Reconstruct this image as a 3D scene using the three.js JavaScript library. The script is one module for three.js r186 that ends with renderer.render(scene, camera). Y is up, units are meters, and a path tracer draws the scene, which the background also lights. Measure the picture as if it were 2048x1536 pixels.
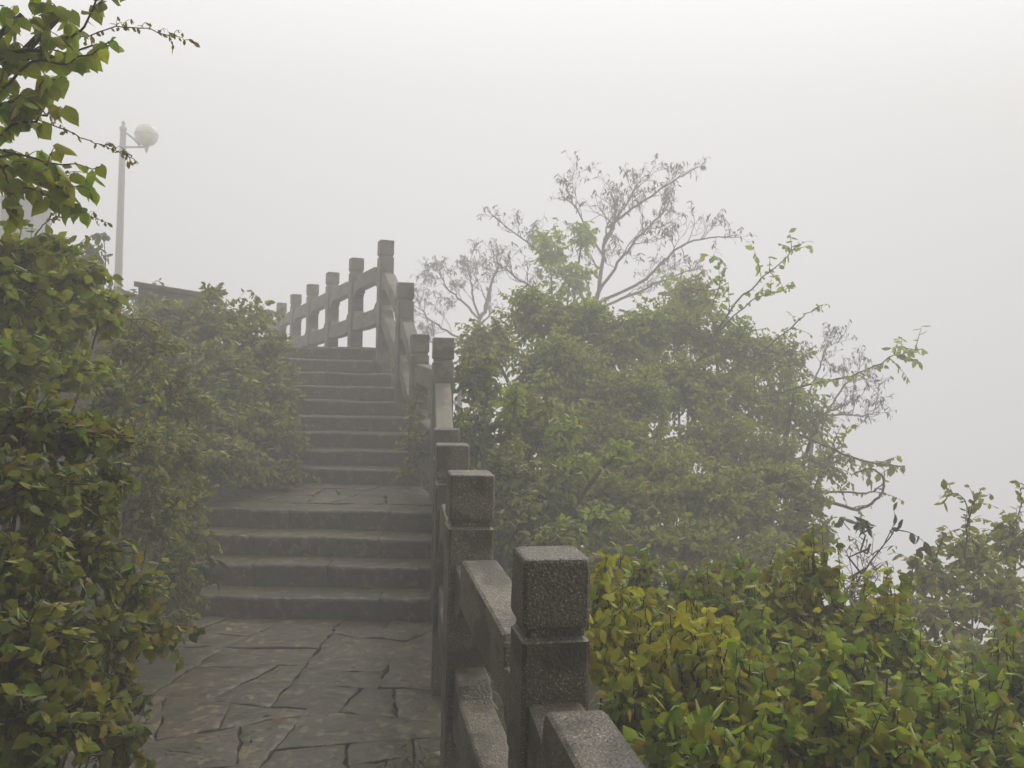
import * as THREE from 'three';
import { mergeGeometries } from 'three/addons/utils/BufferGeometryUtils.js';
import { ImprovedNoise } from 'three/addons/math/ImprovedNoise.js';

// ------------------------------------------------------------------ camera, sky, sun, exposure
const scene = new THREE.Scene();
const F = 1725;                                    // focal length in pixels of the 2048 px wide photograph
const camera = new THREE.PerspectiveCamera(2 * Math.atan(768 / F) * 180 / Math.PI, 4 / 3, 0.05, 500);
camera.position.set(0, 1.66, 0);
camera.rotation.set(-0.0104, 0, 0.0215);
camera.updateMatrixWorld(true);

const renderer = new THREE.WebGLRenderer({ antialias: true });
renderer.toneMapping = THREE.LinearToneMapping;
renderer.toneMappingExposure = 2.36;
renderer.shadowMap.enabled = true;

{
  const w = 64, h = 32, d = new Float32Array(w * h * 4);
  for (let j = 0; j < h; j++) for (let i = 0; i < w; i++) {
    const k = (j * w + i) * 4;
    d[k] = 1.02; d[k + 1] = 1.015; d[k + 2] = 1.045; d[k + 3] = 1;
  }
  const sky = new THREE.DataTexture(d, w, h, THREE.RGBAFormat, THREE.FloatType);
  sky.mapping = THREE.EquirectangularReflectionMapping; sky.magFilter = THREE.LinearFilter; sky.needsUpdate = true;
  scene.background = sky; scene.environment = sky;
}
const sun = new THREE.DirectionalLight(new THREE.Color(1, 0.96, 0.88), 1.5);
sun.position.set(9, 17, -13); sun.castShadow = true; sun.shadow.radius = 60;
sun.shadow.mapSize.set(2048, 2048);
Object.assign(sun.shadow.camera, { left: -25, right: 25, top: 25, bottom: -25, near: 1, far: 80 });
scene.add(sun, sun.target);
scene.fog = new THREE.FogExp2(new THREE.Color(1, 0.984, 0.932), 0.06);

// ------------------------------------------------------------------ helpers
const V = (x, y, z) => new THREE.Vector3(x, y, z);
const lerp = (a, b, t) => a + (b - a) * t, clamp = (x, a = 0, b = 1) => Math.min(b, Math.max(a, x));
const smooth = (a, b, x) => { const t = clamp((x - a) / (b - a)); return t * t * (3 - 2 * t); };
function rng(a) { return () => { a |= 0; a = a + 0x6D2B79F5 | 0; let t = Math.imul(a ^ a >>> 15, 1 | a); t = t + Math.imul(t ^ t >>> 7, 61 | t) ^ t; return ((t ^ t >>> 14) >>> 0) / 4294967296; }; }
const perlin = new ImprovedNoise(), N3 = (x, y, z = 0) => perlin.noise(x + 37.3, y + 11.7, z + 5.1);
const fbm = (x, y, z = 0) => N3(x, y, z) + 0.5 * N3(2.1 * x, 2.1 * y, 2.1 * z + 9) + 0.25 * N3(4.3 * x, 4.3 * y, 4.3 * z + 17);
// a direction through the photograph and a depth along the ground give a point of the place
function at(px, py, D) {
  const v = V((px - 1024) / F, -(py - 768) / F, -1).applyQuaternion(camera.quaternion);
  return v.multiplyScalar(-D / v.z).add(camera.position);
}
const used = {};
function numbered(n) { const k = used[n] = (used[n] ?? -1) + 1; return k ? `${n}_${String(k).padStart(3, '0')}` : n; }
function tag(o, label, category, group, kind) {
  if (label) o.userData.label = label;
  if (category) o.userData.category = category;
  if (group) o.userData.group = group;
  if (kind) o.userData.kind = kind;
  return o;
}
function mesh(name, geo, mat, parent) {
  const m = new THREE.Mesh(geo, mat); m.name = parent ? name : numbered(name); m.castShadow = m.receiveShadow = true;
  (parent ?? scene).add(m); return m;
}
function thing(name, p, label, category, group) {
  const g = new THREE.Group(); g.name = numbered(name); g.position.copy(p); scene.add(g);
  return tag(g, label, category, group);
}
class MB {                                          // collects tubes and triangles into one geometry
  constructor() { this.p = []; this.n = []; this.u = []; this.i = []; }
  tube(pts, rads, sides = 5) {
    const k0 = this.p.length / 3, n = pts.length, t = V(), a = V(), b = V(), o = V(), up = V(0.31, 0.2, 0.93);
    let len = 0;
    for (let j = 0; j < n; j++) {
      t.subVectors(pts[Math.min(n - 1, j + 1)], pts[Math.max(0, j - 1)]).normalize();
      a.crossVectors(t, Math.abs(t.dot(up)) > 0.95 ? V(1, 0, 0) : up).normalize(); b.crossVectors(t, a);
      if (j) len += pts[j].distanceTo(pts[j - 1]);
      for (let s = 0; s <= sides; s++) {
        const th = s / sides * 2 * Math.PI; o.copy(a).multiplyScalar(Math.cos(th)).addScaledVector(b, Math.sin(th));
        this.n.push(o.x, o.y, o.z); this.u.push(s / sides * rads[j] * 6.28, len);
        this.p.push(pts[j].x + o.x * rads[j], pts[j].y + o.y * rads[j], pts[j].z + o.z * rads[j]);
      }
    }
    for (let j = 0; j < n - 1; j++) for (let s = 0; s < sides; s++) {
      const q = k0 + j * (sides + 1) + s, r = q + sides + 1;
      this.i.push(q, q + 1, r, q + 1, r + 1, r);
    }
    return this;
  }
  geo() {
    const g = new THREE.BufferGeometry();
    g.setAttribute('position', new THREE.Float32BufferAttribute(this.p, 3));
    g.setAttribute('normal', new THREE.Float32BufferAttribute(this.n, 3));
    g.setAttribute('uv', new THREE.Float32BufferAttribute(this.u, 2));
    g.setIndex(this.i); return g;
  }
}
function boxUV(g, s = 1, ox = 0, oy = 0) {          // uv in metres from the dominant side of each triangle
  g = g.index ? g.toNonIndexed() : g;
  if (!g.attributes.normal) g.computeVertexNormals();
  const p = g.attributes.position, uv = new Float32Array(p.count * 2), a = V(), b = V(), c = V(), n = V();
  for (let i = 0; i < p.count; i += 3) {
    a.fromBufferAttribute(p, i); b.fromBufferAttribute(p, i + 1); c.fromBufferAttribute(p, i + 2);
    n.crossVectors(b.clone().sub(a), c.clone().sub(a));
    const ax = Math.abs(n.x), ay = Math.abs(n.y), az = Math.abs(n.z);
    [a, b, c].forEach((q, k) => {
      const w = ay >= ax && ay >= az ? [q.x, q.z] : ax >= az ? [q.z, q.y] : [q.x, q.y];
      uv[(i + k) * 2] = w[0] * s + ox; uv[(i + k) * 2 + 1] = w[1] * s + oy;
    });
  }
  g.setAttribute('uv', new THREE.BufferAttribute(uv, 2)); return g;
}

// ------------------------------------------------------------------ textures and materials
function hash(x, y, s) { let h = Math.imul(x, 374761393) + Math.imul(y, 668265263) + Math.imul(s, 974634721); h = Math.imul(h ^ h >>> 13, 1274126177); return ((h ^ h >>> 16) >>> 0) / 4294967296; }
function tn(u, v, per, s) {                         // value noise that tiles; u, v in 0..1
  const x = u * per, y = v * per, x0 = Math.floor(x), y0 = Math.floor(y);
  let fx = x - x0, fy = y - y0; fx = fx * fx * (3 - 2 * fx); fy = fy * fy * (3 - 2 * fy);
  const h = (i, j) => hash((x0 + i) % per, (y0 + j) % per, s);
  return lerp(lerp(h(0, 0), h(1, 0), fx), lerp(h(0, 1), h(1, 1), fx), fy);
}
const tf = (u, v, per, s, o = 4) => { let a = 0, w = 0, k = 1; for (let i = 0; i < o; i++) { a += k * tn(u, v, per << i, s + i); w += k; k *= 0.55; } return a / w; };
function tex(size, fn, srgb) {
  const d = new Uint8Array(size * size * 4);
  for (let y = 0; y < size; y++) for (let x = 0; x < size; x++) {
    const c = fn(x / size, y / size, x, y), k = (y * size + x) * 4;
    for (let q = 0; q < 3; q++) {
      let v = clamp(Array.isArray(c) ? c[q] : c);
      if (srgb) v = v <= 0.0031308 ? 12.92 * v : 1.055 * v ** (1 / 2.4) - 0.055;
      d[k + q] = Math.round(v * 255);
    }
    d[k + 3] = 255;
  }
  const t = new THREE.DataTexture(d, size, size);
  t.wrapS = t.wrapT = THREE.RepeatWrapping; t.magFilter = THREE.LinearFilter; t.minFilter = THREE.LinearMipmapLinearFilter;
  if (srgb) t.colorSpace = THREE.SRGBColorSpace; t.needsUpdate = true; return t;
}
const mix3 = (a, b, t) => [lerp(a[0], b[0], t), lerp(a[1], b[1], t), lerp(a[2], b[2], t)];
// granite: grey-brown ground, pale and dark crystals, damp stains and a little lichen
const graniteMap = tex(1024, (u, v, x, y) => {
  let c = mix3([0.145, 0.13, 0.108], [0.215, 0.195, 0.165], tf(u, v, 6, 3, 5));
  const cr = tn(u, v, 256, 21), c2 = tn(u, v, 200, 31), c3 = tn(u, v, 128, 41);
  if (cr > 0.72) c = mix3(c, [0.75, 0.72, 0.66], Math.min(1, (cr - 0.72) * 4.5));
  if (c2 < 0.26) c = mix3(c, [0.03, 0.027, 0.022], Math.min(1, (0.26 - c2) * 4.5));
  if (c3 > 0.84) c = mix3(c, [0.30, 0.22, 0.17], (c3 - 0.84) * 4);
  const st = tf(u, v, 5, 77, 5); c = mix3(c, [0.06, 0.056, 0.042], smooth(0.48, 0.66, st) * 0.8);
  const li = tf(u, v, 9, 87, 5); return mix3(c, [0.11, 0.125, 0.05], smooth(0.6, 0.72, li) * 0.55);
}, true);
const graniteBump = tex(512, (u, v) => 0.5 * tf(u, v, 8, 5, 3) + 0.5 * tn(u, v, 128, 8));
const slateMap = tex(1024, (u, v) => {
  let c = mix3([0.075, 0.064, 0.05], [0.155, 0.135, 0.108], tf(u, v, 4, 13, 6));
  c = mix3(c, [0.3, 0.275, 0.22], smooth(0.56, 0.72, tf(u, v, 36, 19, 4)) * 0.85); c = mix3(c, [0.03, 0.026, 0.018], smooth(0.6, 0.74, tf(u, v, 30, 119, 4)) * 0.8);
  c = mix3(c, [0.13, 0.085, 0.06], smooth(0.55, 0.75, tf(u, v, 7, 23, 4)) * 0.6);
  return mix3(c, [0.06, 0.075, 0.03], smooth(0.55, 0.72, tf(u, v, 6, 29, 5)) * 0.7);
}, true);
const slateBump = tex(1024, (u, v) => { const a = tf(u, v, 5, 51, 5); const q = a * 16, k = Math.floor(q); return 0.55 * (k + smooth(0.2, 0.8, q - k)) / 16 + 0.45 * tf(u, v, 24, 57, 4); });
const soilMap = tex(512, (u, v) => mix3(mix3([0.035, 0.028, 0.018], [0.085, 0.065, 0.04], tf(u, v, 6, 61, 5)), [0.05, 0.06, 0.02], smooth(0.5, 0.7, tf(u, v, 5, 67, 4)) * 0.8), true);
const barkMap = tex(256, (u, v) => mix3([0.05, 0.042, 0.032], [0.15, 0.13, 0.105], tf(u, v, 8, 71, 4)), true);
const leafMap = tex(128, (u, v) => {                // veins and a few blotches; u across, v along the leaf
  const x = Math.abs(u - 0.5) * 2;
  const rib = Math.max(smooth(0.06, 0.02, x), 0.7 * smooth(0.16, 0.04, Math.abs(((v - x * 0.35) * 6 % 1 + 1) % 1 - 0.5)));
  const b = tf(u, v, 4, 91, 4), s = smooth(0.62, 0.72, tf(u, v, 5, 95, 3));
  return mix3(mix3([0.78, 0.78, 0.72], [1, 1, 0.95], b), [0.8, 0.55, 0.35], s * 0.5).map((c, i) => c * lerp(1, [1.22, 1.18, 1.2][i], rib * 0.8) * 0.82);
}, true);

const granite = [0, 1, 2].map((k) => new THREE.MeshStandardMaterial({ color: new THREE.Color().setRGB(...[[0.76, 0.7, 0.6], [0.64, 0.6, 0.52], [0.84, 0.77, 0.67]][k]), map: graniteMap, bumpMap: graniteBump, bumpScale: 0.004, roughness: 0.55 }));
const slates = [[1, 1, 1], [0.86, 0.87, 0.85], [1.16, 1.1, 1.04], [0.98, 0.92, 0.86], [1.05, 1.08, 1]].map((c) => new THREE.MeshStandardMaterial({ color: new THREE.Color().setRGB(...[c[0] * 0.6, c[1] * 0.545, c[2] * 0.37]), map: slateMap, bumpMap: slateBump, bumpScale: 0.022, roughness: 0.5 }));
const soil = new THREE.MeshStandardMaterial({ map: soilMap, bumpMap: graniteBump, bumpScale: 0.03, roughness: 1 });
const bark = new THREE.MeshStandardMaterial({ map: barkMap, roughness: 0.95 });
const darkBark = new THREE.MeshStandardMaterial({ map: barkMap, color: new THREE.Color().setRGB(0.55, 0.5, 0.45), roughness: 0.95 });

// ------------------------------------------------------------------ the lie of the land
function table(rows) { return (d) => { if (d <= rows[0][0]) return rows[0][1]; for (let i = 1; i < rows.length; i++) if (d < rows[i][0]) return lerp(rows[i - 1][1], rows[i][1], (d - rows[i - 1][0]) / (rows[i][0] - rows[i - 1][0])); return rows[rows.length - 1][1]; }; }
const xr = table([[-20, 3.6], [0, 0.35], [1.95, 0.0], [3.2, -0.235], [4.4, -0.385], [5.75, -0.515], [7.05, -0.66], [8.3, -0.99], [9.2, -1.25], [10.2, -1.62], [16, -4.4], [25, -8.7]]);
const xl = (D) => xr(D) - lerp(1.5, 1.65, smooth(5, 9, D));
const STEP0 = 5.75, RISE = 0.15, TREAD = 0.285, LAND1 = STEP0 + 3 * TREAD, UP0 = 8.1;
const flo = (D) => D < STEP0 ? 0 : D < LAND1 ? clamp((D - STEP0) / TREAD, 0, 3) * RISE + 0.05 : D < UP0 ? 0.6 : D < UP0 + 8 * TREAD ? 0.6 + (D - UP0) / TREAD * RISE : 1.95;
const fsm = table([[-5, 0], [5.4, 0], [6.7, 0.6], [8.0, 0.6], [10.6, 1.95], [40, 1.95]]);
function ground(x, z) {
  const D = -z, l = xl(D), r = xr(D), f = fsm(D) - 0.3;
  let h;
  if (x < l) {
    const far = smooth(8.5, 12, D), d = l - x;
    h = f + 0.12 + lerp(1.5, 0.2, far) * smooth(0, 2.2, d) * lerp(1, 0.3, far) + lerp(0.12, 0.03, far) * d - 0.9 * Math.max(0, d - 9);
    h += 0.3 * fbm(x * 0.7, z * 0.7) * smooth(0.1, 1.2, d);
  } else if (x > r + 0.12) {
    const d = x - r - 0.12; h = f + 0.12 - 0.85 * d + 0.25 * fbm(x * 0.5, z * 0.5) * smooth(0.1, 1.5, d);
    h += 0.35 * smooth(0, 0.5, d) * (1 - smooth(0.5, 1.4, d));
  } else h = f;
  if (D > 17) h -= 0.5 * (D - 17);
  if (D < -2.5) { const b = -2.5 - D; h = lerp(h, 0.6 + 0.75 * b + 0.4 * fbm(x * 0.4, z * 0.4), smooth(0, 2, b) * smooth(9, 3, Math.abs(x) - 2)); }  // unseen rise behind the camera, added to block sky light from there
  return Math.max(h, -16);
}
{
  const nx = 190, nz = 190, pos = [], uv = [], idx = [];
  const gx = (i) => { const t = i / nx * 2 - 1; return -0.8 + 26 * Math.sign(t) * Math.abs(t) ** 1.7; };
  const gz = (j) => { const t = j / nz * 2 - 1; return -6.5 - 24 * Math.sign(t) * Math.abs(t) ** 1.5; };
  for (let j = 0; j <= nz; j++) for (let i = 0; i <= nx; i++) { const x = gx(i), z = gz(j); pos.push(x, ground(x, z), z); uv.push(x, z); }
  for (let j = 0; j < nz; j++) for (let i = 0; i < nx; i++) { const a = j * (nx + 1) + i, b = a + nx + 1; idx.push(a, a + 1, b, a + 1, b + 1, b); }
  const g = new THREE.BufferGeometry();
  g.setAttribute('position', new THREE.Float32BufferAttribute(pos, 3)); g.setAttribute('uv', new THREE.Float32BufferAttribute(uv, 2)); g.setIndex(idx); g.computeVertexNormals();
  tag(mesh('hillside', g, soil), 'dark soil hillside falling away right of the stone stairs', null, null, 'structure');
}

// ------------------------------------------------------------------ irregular paving, stone by stone
function clipPoly(poly, mx, mz, nx, nz) {            // keep the side where (p - m).n < 0
  const out = [];
  for (let i = 0; i < poly.length; i++) {
    const a = poly[i], b = poly[(i + 1) % poly.length], da = (a[0] - mx) * nx + (a[1] - mz) * nz, db = (b[0] - mx) * nx + (b[1] - mz) * nz;
    if (da <= 0) out.push(a);
    if ((da < 0 && db > 0) || (da > 0 && db < 0)) { const t = da / (da - db); out.push([lerp(a[0], b[0], t), lerp(a[1], b[1], t)]); }
  }
  return out;
}
function slab(poly, y, gap, thick, R, ox) {          // one flagstone with a broken, slightly rounded edge and a cleft top
  let cx = 0, cz = 0; for (const p of poly) { cx += p[0]; cz += p[1]; } cx /= poly.length; cz /= poly.length;
  const ring = [];
  for (let i = 0; i < poly.length; i++) {
    const a = poly[i], b = poly[(i + 1) % poly.length], L = Math.hypot(b[0] - a[0], b[1] - a[1]), n = Math.max(1, Math.round(L / 0.06));
    for (let k = 0; k < n; k++) { const t = k / n; ring.push([lerp(a[0], b[0], t), lerp(a[1], b[1], t)]); }
  }
  const tilt = [(R() - 0.5) * 0.014, (R() - 0.5) * 0.014], s = R() * 90, lift = (R() - 0.5) * 0.012;
  const pos = [], idx = [], m = ring.length;
  const rows = [[gap, -thick], [gap, -0.006], [gap + 0.006, 0], [gap + 0.06, 0.002]];
  for (const [inset, dy] of rows) for (const [x, z] of ring) {
    const d = Math.hypot(x - cx, z - cz) || 1, w = 0.02 * N3(x * 6, z * 6, s) + 0.024 * N3(x * 17, z * 17, s), k = Math.max(0.1, 1 - (inset + w) / d);
    const X = cx + (x - cx) * k, Z = cz + (z - cz) * k, top = dy > -0.1 ? 1 : 0;
    pos.push(X, y + dy + top * (lift + tilt[0] * (X - cx) + tilt[1] * (Z - cz) + 0.007 * fbm(X * 5, Z * 5, 3)), Z);
  }
  const inner = [0.5, 0.75];
  for (const k of inner) for (const [x, z] of ring) { const X = cx + (x - cx) * (1 - k), Z = cz + (z - cz) * (1 - k); pos.push(X, y + 0.003 + lift + tilt[0] * (X - cx) + tilt[1] * (Z - cz) + 0.009 * fbm(X * 5, Z * 5, 3), Z); }
  const c = pos.length / 3; pos.push(cx, y + 0.004 + lift, cz);
  const nr = rows.length + inner.length;
  for (let r = 0; r < nr - 1; r++) for (let i = 0; i < m; i++) { const a = r * m + i, b = r * m + (i + 1) % m; idx.push(a, a + m, b, b, a + m, b + m); }
  for (let i = 0; i < m; i++) idx.push((nr - 1) * m + i, c, (nr - 1) * m + (i + 1) % m);
  const g = new THREE.BufferGeometry(); g.setAttribute('position', new THREE.Float32BufferAttribute(pos, 3)); g.setIndex(idx); g.computeVertexNormals();
  const p = g.attributes.position, uv = []; for (let i = 0; i < p.count; i++) uv.push(p.getX(i) * 0.7 + ox, p.getZ(i) * 0.7 + p.getY(i) * 0.7 + ox * 2);
  g.setAttribute('uv', new THREE.Float32BufferAttribute(uv, 2)); return g;
}
function paving(parent, D0, D1, y, cell, seed, gap, margin) {
  const R = rng(seed), lo = (d) => xl(d) - margin, hi = (d) => xr(d) + 0.1, area = (p) => { let s = 0; for (let i = 0; i < p.length; i++) { const u = p[i], w = p[(i + 1) % p.length]; s += u[0] * w[1] - w[0] * u[1]; } return Math.abs(s / 2); };
  const split = (p, depth) => {                      // broken slabs: cut across the long way until a slab is small enough
    const A = area(p), want = cell * cell * lerp(0.55, 1.9, R() ** 1.6);
    if (p.length < 3 || A < 0.006) return;
    if (A < want || depth > 9) { mesh('paving_stone', slab(p, y, gap, 0.14, R, R() * 7), slates[Math.floor(R() * slates.length)], parent); return; }
    let L = -1, ax = 1, az = 0, cx = 0, cz = 0;
    for (const u of p) { cx += u[0] / p.length; cz += u[1] / p.length; { const w = p[(p.indexOf(u) + 1) % p.length], d = Math.hypot(u[0] - w[0], u[1] - w[1]); if (d > L) { L = d; ax = (w[0] - u[0]) / d; az = (w[1] - u[1]) / d; } } }
    const th = Math.atan2(az, ax) + (R() - 0.5) * 0.75, off = (R() - 0.5) * L * 0.3, nx = Math.cos(th), nz = Math.sin(th), mx = cx + ax * off, mz = cz + az * off;
    split(clipPoly(p, mx, mz, nx, nz), depth + 1); split(clipPoly(p, mx, mz, -nx, -nz), depth + 1);
  };
  split([[lo(D0), -D0], [hi(D0), -D0], [hi((D0 + D1) / 2), -(D0 + D1) / 2], [hi(D1), -D1], [lo(D1), -D1]], 0);
}
const bed = (D0, D1, y, margin = 0.3) => {           // the earth bed under the paving
  const s = new THREE.Shape(); s.moveTo(xl(D0) - margin, D0); s.lineTo(xr(D0) + 0.12, D0); s.lineTo(xr((D0 + D1) / 2) + 0.12, (D0 + D1) / 2); s.lineTo(xr(D1) + 0.12, D1); s.lineTo(xl(D1) - margin, D1);
  const g = new THREE.ExtrudeGeometry(s, { depth: 0.3, bevelEnabled: false }); g.rotateX(-Math.PI / 2); g.translate(0, y - 0.33, 0);
  return boxUV(g);
};
const path = thing('path', V(0, 0, 0), 'dark flagstone path of irregular cracked slabs before the steps'); path.userData.kind = 'structure';
mesh('earth_bed', bed(-2.4, STEP0, 0), soil, path);
paving(path, -2.4, STEP0 - 0.005, 0, 0.42, 31, 0.004, 0.3);
const landing = thing('landing_pavement', V(0, 0, 0), 'short flagstone landing between the two flights of steps'); landing.userData.kind = 'structure';
mesh('earth_bed', bed(LAND1 + 0.2, UP0, 0.6), soil, landing);
paving(landing, LAND1 + 0.31, UP0 - 0.005, 0.6, 0.42, 5, 0.008, 0.3);
const terrace = thing('terrace_pavement', V(0, 0, 0), 'level stone terrace at the head of the stairs'); terrace.userData.kind = 'structure';
mesh('earth_bed', bed(UP0 + 8 * TREAD + 0.01, 17, 1.95, 3), soil, terrace);
paving(terrace, UP0 + 8 * TREAD + 0.01, 15, 1.95, 0.8, 9, 0.01, 2);

// ------------------------------------------------------------------ the stairs, block by block, with worn wavy nosings
function stepBlock(x0, x1, yTop, h, dFront, depth, R, ox) {
  const nx = Math.max(4, Math.round((x1 - x0) / 0.05)), rows = [[-1, 0], [-0.5, 0], [0, 0], [0.06, 1], [0.5, 1], [1, 1]], pos = [], idx = [], s = R() * 50;
  const prof = [[-h, 0], [-h * 0.55, 0.004], [-0.03, -0.006], [-0.008, 0], [0, 0.018], [0.001, 0.1], [0, depth]];
  for (const [dy, dd] of prof) for (let i = 0; i <= nx; i++) {
    const t = i / nx, x = lerp(x0 + 0.003, x1 - 0.003, t), front = 1 - clamp(dd / 0.12);
    const worn = front * (0.018 * N3(x * 5, yTop * 7, 2) + 0.013 * N3(x * 17, yTop * 9, 6) + 0.004 * N3(x * 41, dy * 40, 6));
    const sag = -0.012 * (0.5 + N3(x * 2.2, yTop * 11, 4)) * (dy > -0.05 ? 1 : 0) + (dy > -0.05 ? 0.004 * N3(x * 14, dd * 14, s) : 0);
    pos.push(x, yTop + dy + sag, -(dFront + dd + worn));
  }
  const w = nx + 1;
  for (let r = 0; r < prof.length - 1; r++) for (let i = 0; i < nx; i++) { const a = r * w + i; idx.push(a, a + 1, a + w, a + 1, a + w + 1, a + w); }
  const c = pos.length / 3;                          // close the two ends
  for (const i of [0, nx]) { const k = pos.length / 3; for (let r = 0; r < prof.length; r++) { const q = (r * w + i) * 3; pos.push(pos[q], pos[q + 1], pos[q + 2]); } const q = (i) * 3; pos.push(pos[q], yTop - h, -(dFront + depth)); for (let r = 0; r < prof.length - 1; r++) i ? idx.push(k + prof.length, k + r + 1, k + r) : idx.push(k + prof.length, k + r, k + r + 1); }
  const g = new THREE.BufferGeometry(); g.setAttribute('position', new THREE.Float32BufferAttribute(pos, 3)); g.setIndex(idx); g.computeVertexNormals();
  const p = g.attributes.position, uv = []; for (let i = 0; i < p.count; i++) uv.push(p.getX(i) * 0.8 + ox, (p.getY(i) * 1.0 - p.getZ(i)) * 0.8 + ox * 3);
  g.setAttribute('uv', new THREE.Float32BufferAttribute(uv, 2)); return g;
}
function flight(label, first, n, y0, deep) {
  const st = thing('stone_stairs', V(0, 0, 0), label); st.userData.kind = 'structure';
  const R = rng(77 + n);
  for (let k = 0; k < n; k++) {
    const d = first + k * TREAD, a = xl(d) - 0.35, b = xr(d) + 0.1, cuts = [a]; let x = a;
    while (x < b - 0.75) { x += 0.5 + R() * 0.45; cuts.push(x); } cuts.push(b);
    for (let i = 0; i < cuts.length - 1; i++) mesh('step_block', stepBlock(cuts[i], cuts[i + 1], y0 + (k + 1) * RISE + (R() - 0.5) * 0.004, RISE + 0.12, d + (R() - 0.5) * 0.014, k === n - 1 ? deep : TREAD + 0.05, R, R() * 5), slates[Math.floor(R() * slates.length)], st);
  }
}
flight('lower flight of four dark worn stone steps', STEP0, 4, 0, 0.32);
flight('upper flight of nine worn stone steps rising into the fog', UP0, 9, 0.6, 0.4);

// ------------------------------------------------------------------ stone balustrades
const PW = 0.17;
function postShaft(h, w, R) {                         // chamfered square shaft with a neck below the cap
  const c = 0.009, lv = [[0, w], [h - 0.024 - w * 1.05, w], [h - 0.02 - w * 1.05, w - 0.012], [h - 0.014 - w * 1.05, w - 0.02], [h + 0.02 - w * 1.05, w - 0.022]];
  return loftSquare(lv, c);
}
function loftSquare(lv, c, close = true) {
  const ring = (w) => { const a = w / 2, b = Math.max(0.002, a - c); return [[-b, -a], [b, -a], [a, -b], [a, b], [b, a], [-b, a], [-a, b], [-a, -b]]; };
  const pos = [], tri = (a, b, d) => pos.push(...a, ...b, ...d);
  for (let i = 0; i < lv.length - 1; i++) {
    const A = ring(lv[i][1]).map(([x, z]) => [x, lv[i][0], z]), B = ring(lv[i + 1][1]).map(([x, z]) => [x, lv[i + 1][0], z]);
    for (let k = 0; k < 8; k++) { const q = (k + 1) % 8; tri(A[k], B[k], A[q]); tri(A[q], B[k], B[q]); }
  }
  const T = ring(lv[lv.length - 1][1]).map(([x, z]) => [x, lv[lv.length - 1][0], z]);
  for (let k = 1; k < 7; k++) tri(T[0], T[k + 1], T[k]);
  const Bt = ring(lv[0][1]).map(([x, z]) => [x, lv[0][0], z]); for (let k = 1; k < 7; k++) tri(Bt[0], Bt[k], Bt[k + 1]);
  const g = new THREE.BufferGeometry(); g.setAttribute('position', new THREE.Float32BufferAttribute(pos, 3)); g.computeVertexNormals(); return g;
}
function rough(g, s, amp = 0.003) {                    // hewn unevenness, same for coincident corners
  const p = g.attributes.position; for (let i = 0; i < p.count; i++) { const x = p.getX(i), y = p.getY(i), z = p.getZ(i); p.setXYZ(i, x + amp * N3(x * 9 + s, y * 9, z * 9), y + amp * N3(x * 9, y * 9 + s, z * 9), z + amp * N3(x * 9, y * 9, z * 9 + s)); }
  g.computeVertexNormals(); return g;
}
function capGeo(w, s) {
  const h = w * 1.05;
  return boxUV(rough(loftSquare([[0, w - 0.02], [0.006, w - 0.006], [0.016, w], [h * 0.5, w], [h - 0.009, w], [h - 0.003, w - 0.005], [h, w - 0.016]], 0.008), s), 1.6, s, s * 0.7);
}
// rail outline in metres along the bay (s) and up (v); ends dropped, middle thicker, brackets in the corners
function railGeo(L, upper, slope, thick, s0) {
  const e = 0.15, k = 0.2, P = upper
    ? [[0, 0.945], [e * 0.7, 0.938], [e, 0.925], [e + 0.012, 0.972], [e + 0.035, 0.998], [e + 0.06, 1.003], [L - e - 0.06, 1.003], [L - e - 0.035, 0.998], [L - e - 0.012, 0.972], [L - e, 0.925], [L - e * 0.7, 0.938], [L, 0.945],
      [L, 0.745], [L - 0.1, 0.745], [L - 0.106, 0.78], [L - 0.15, 0.784], [L - 0.158, 0.82], [0.158, 0.82], [0.15, 0.784], [0.106, 0.78], [0.1, 0.745], [0, 0.745]]
    : [[0, 0.555], [0.13, 0.552], [0.15, 0.54], [0.185, 0.5], [0.205, 0.49], [L - 0.205, 0.49], [L - 0.185, 0.5], [L - 0.15, 0.54], [L - 0.13, 0.552], [L, 0.555],
      [L, 0.305], [L - k, 0.305], [L - k - 0.04, 0.29], [k + 0.04, 0.29], [k, 0.305], [0, 0.305]];
  const sh = new THREE.Shape(P.map(([s, v]) => new THREE.Vector2(s, v + slope * s)));
  const g = new THREE.ExtrudeGeometry(sh, { depth: thick - 0.016, bevelEnabled: true, bevelThickness: 0.008, bevelSize: 0.006, bevelOffset: -0.006, bevelSegments: 1, curveSegments: 4 });
  g.translate(0, 0, -(thick - 0.016) / 2);
  return boxUV(rough(g, s0, 0.002), 1.6, s0, s0 * 0.3);
}
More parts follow.
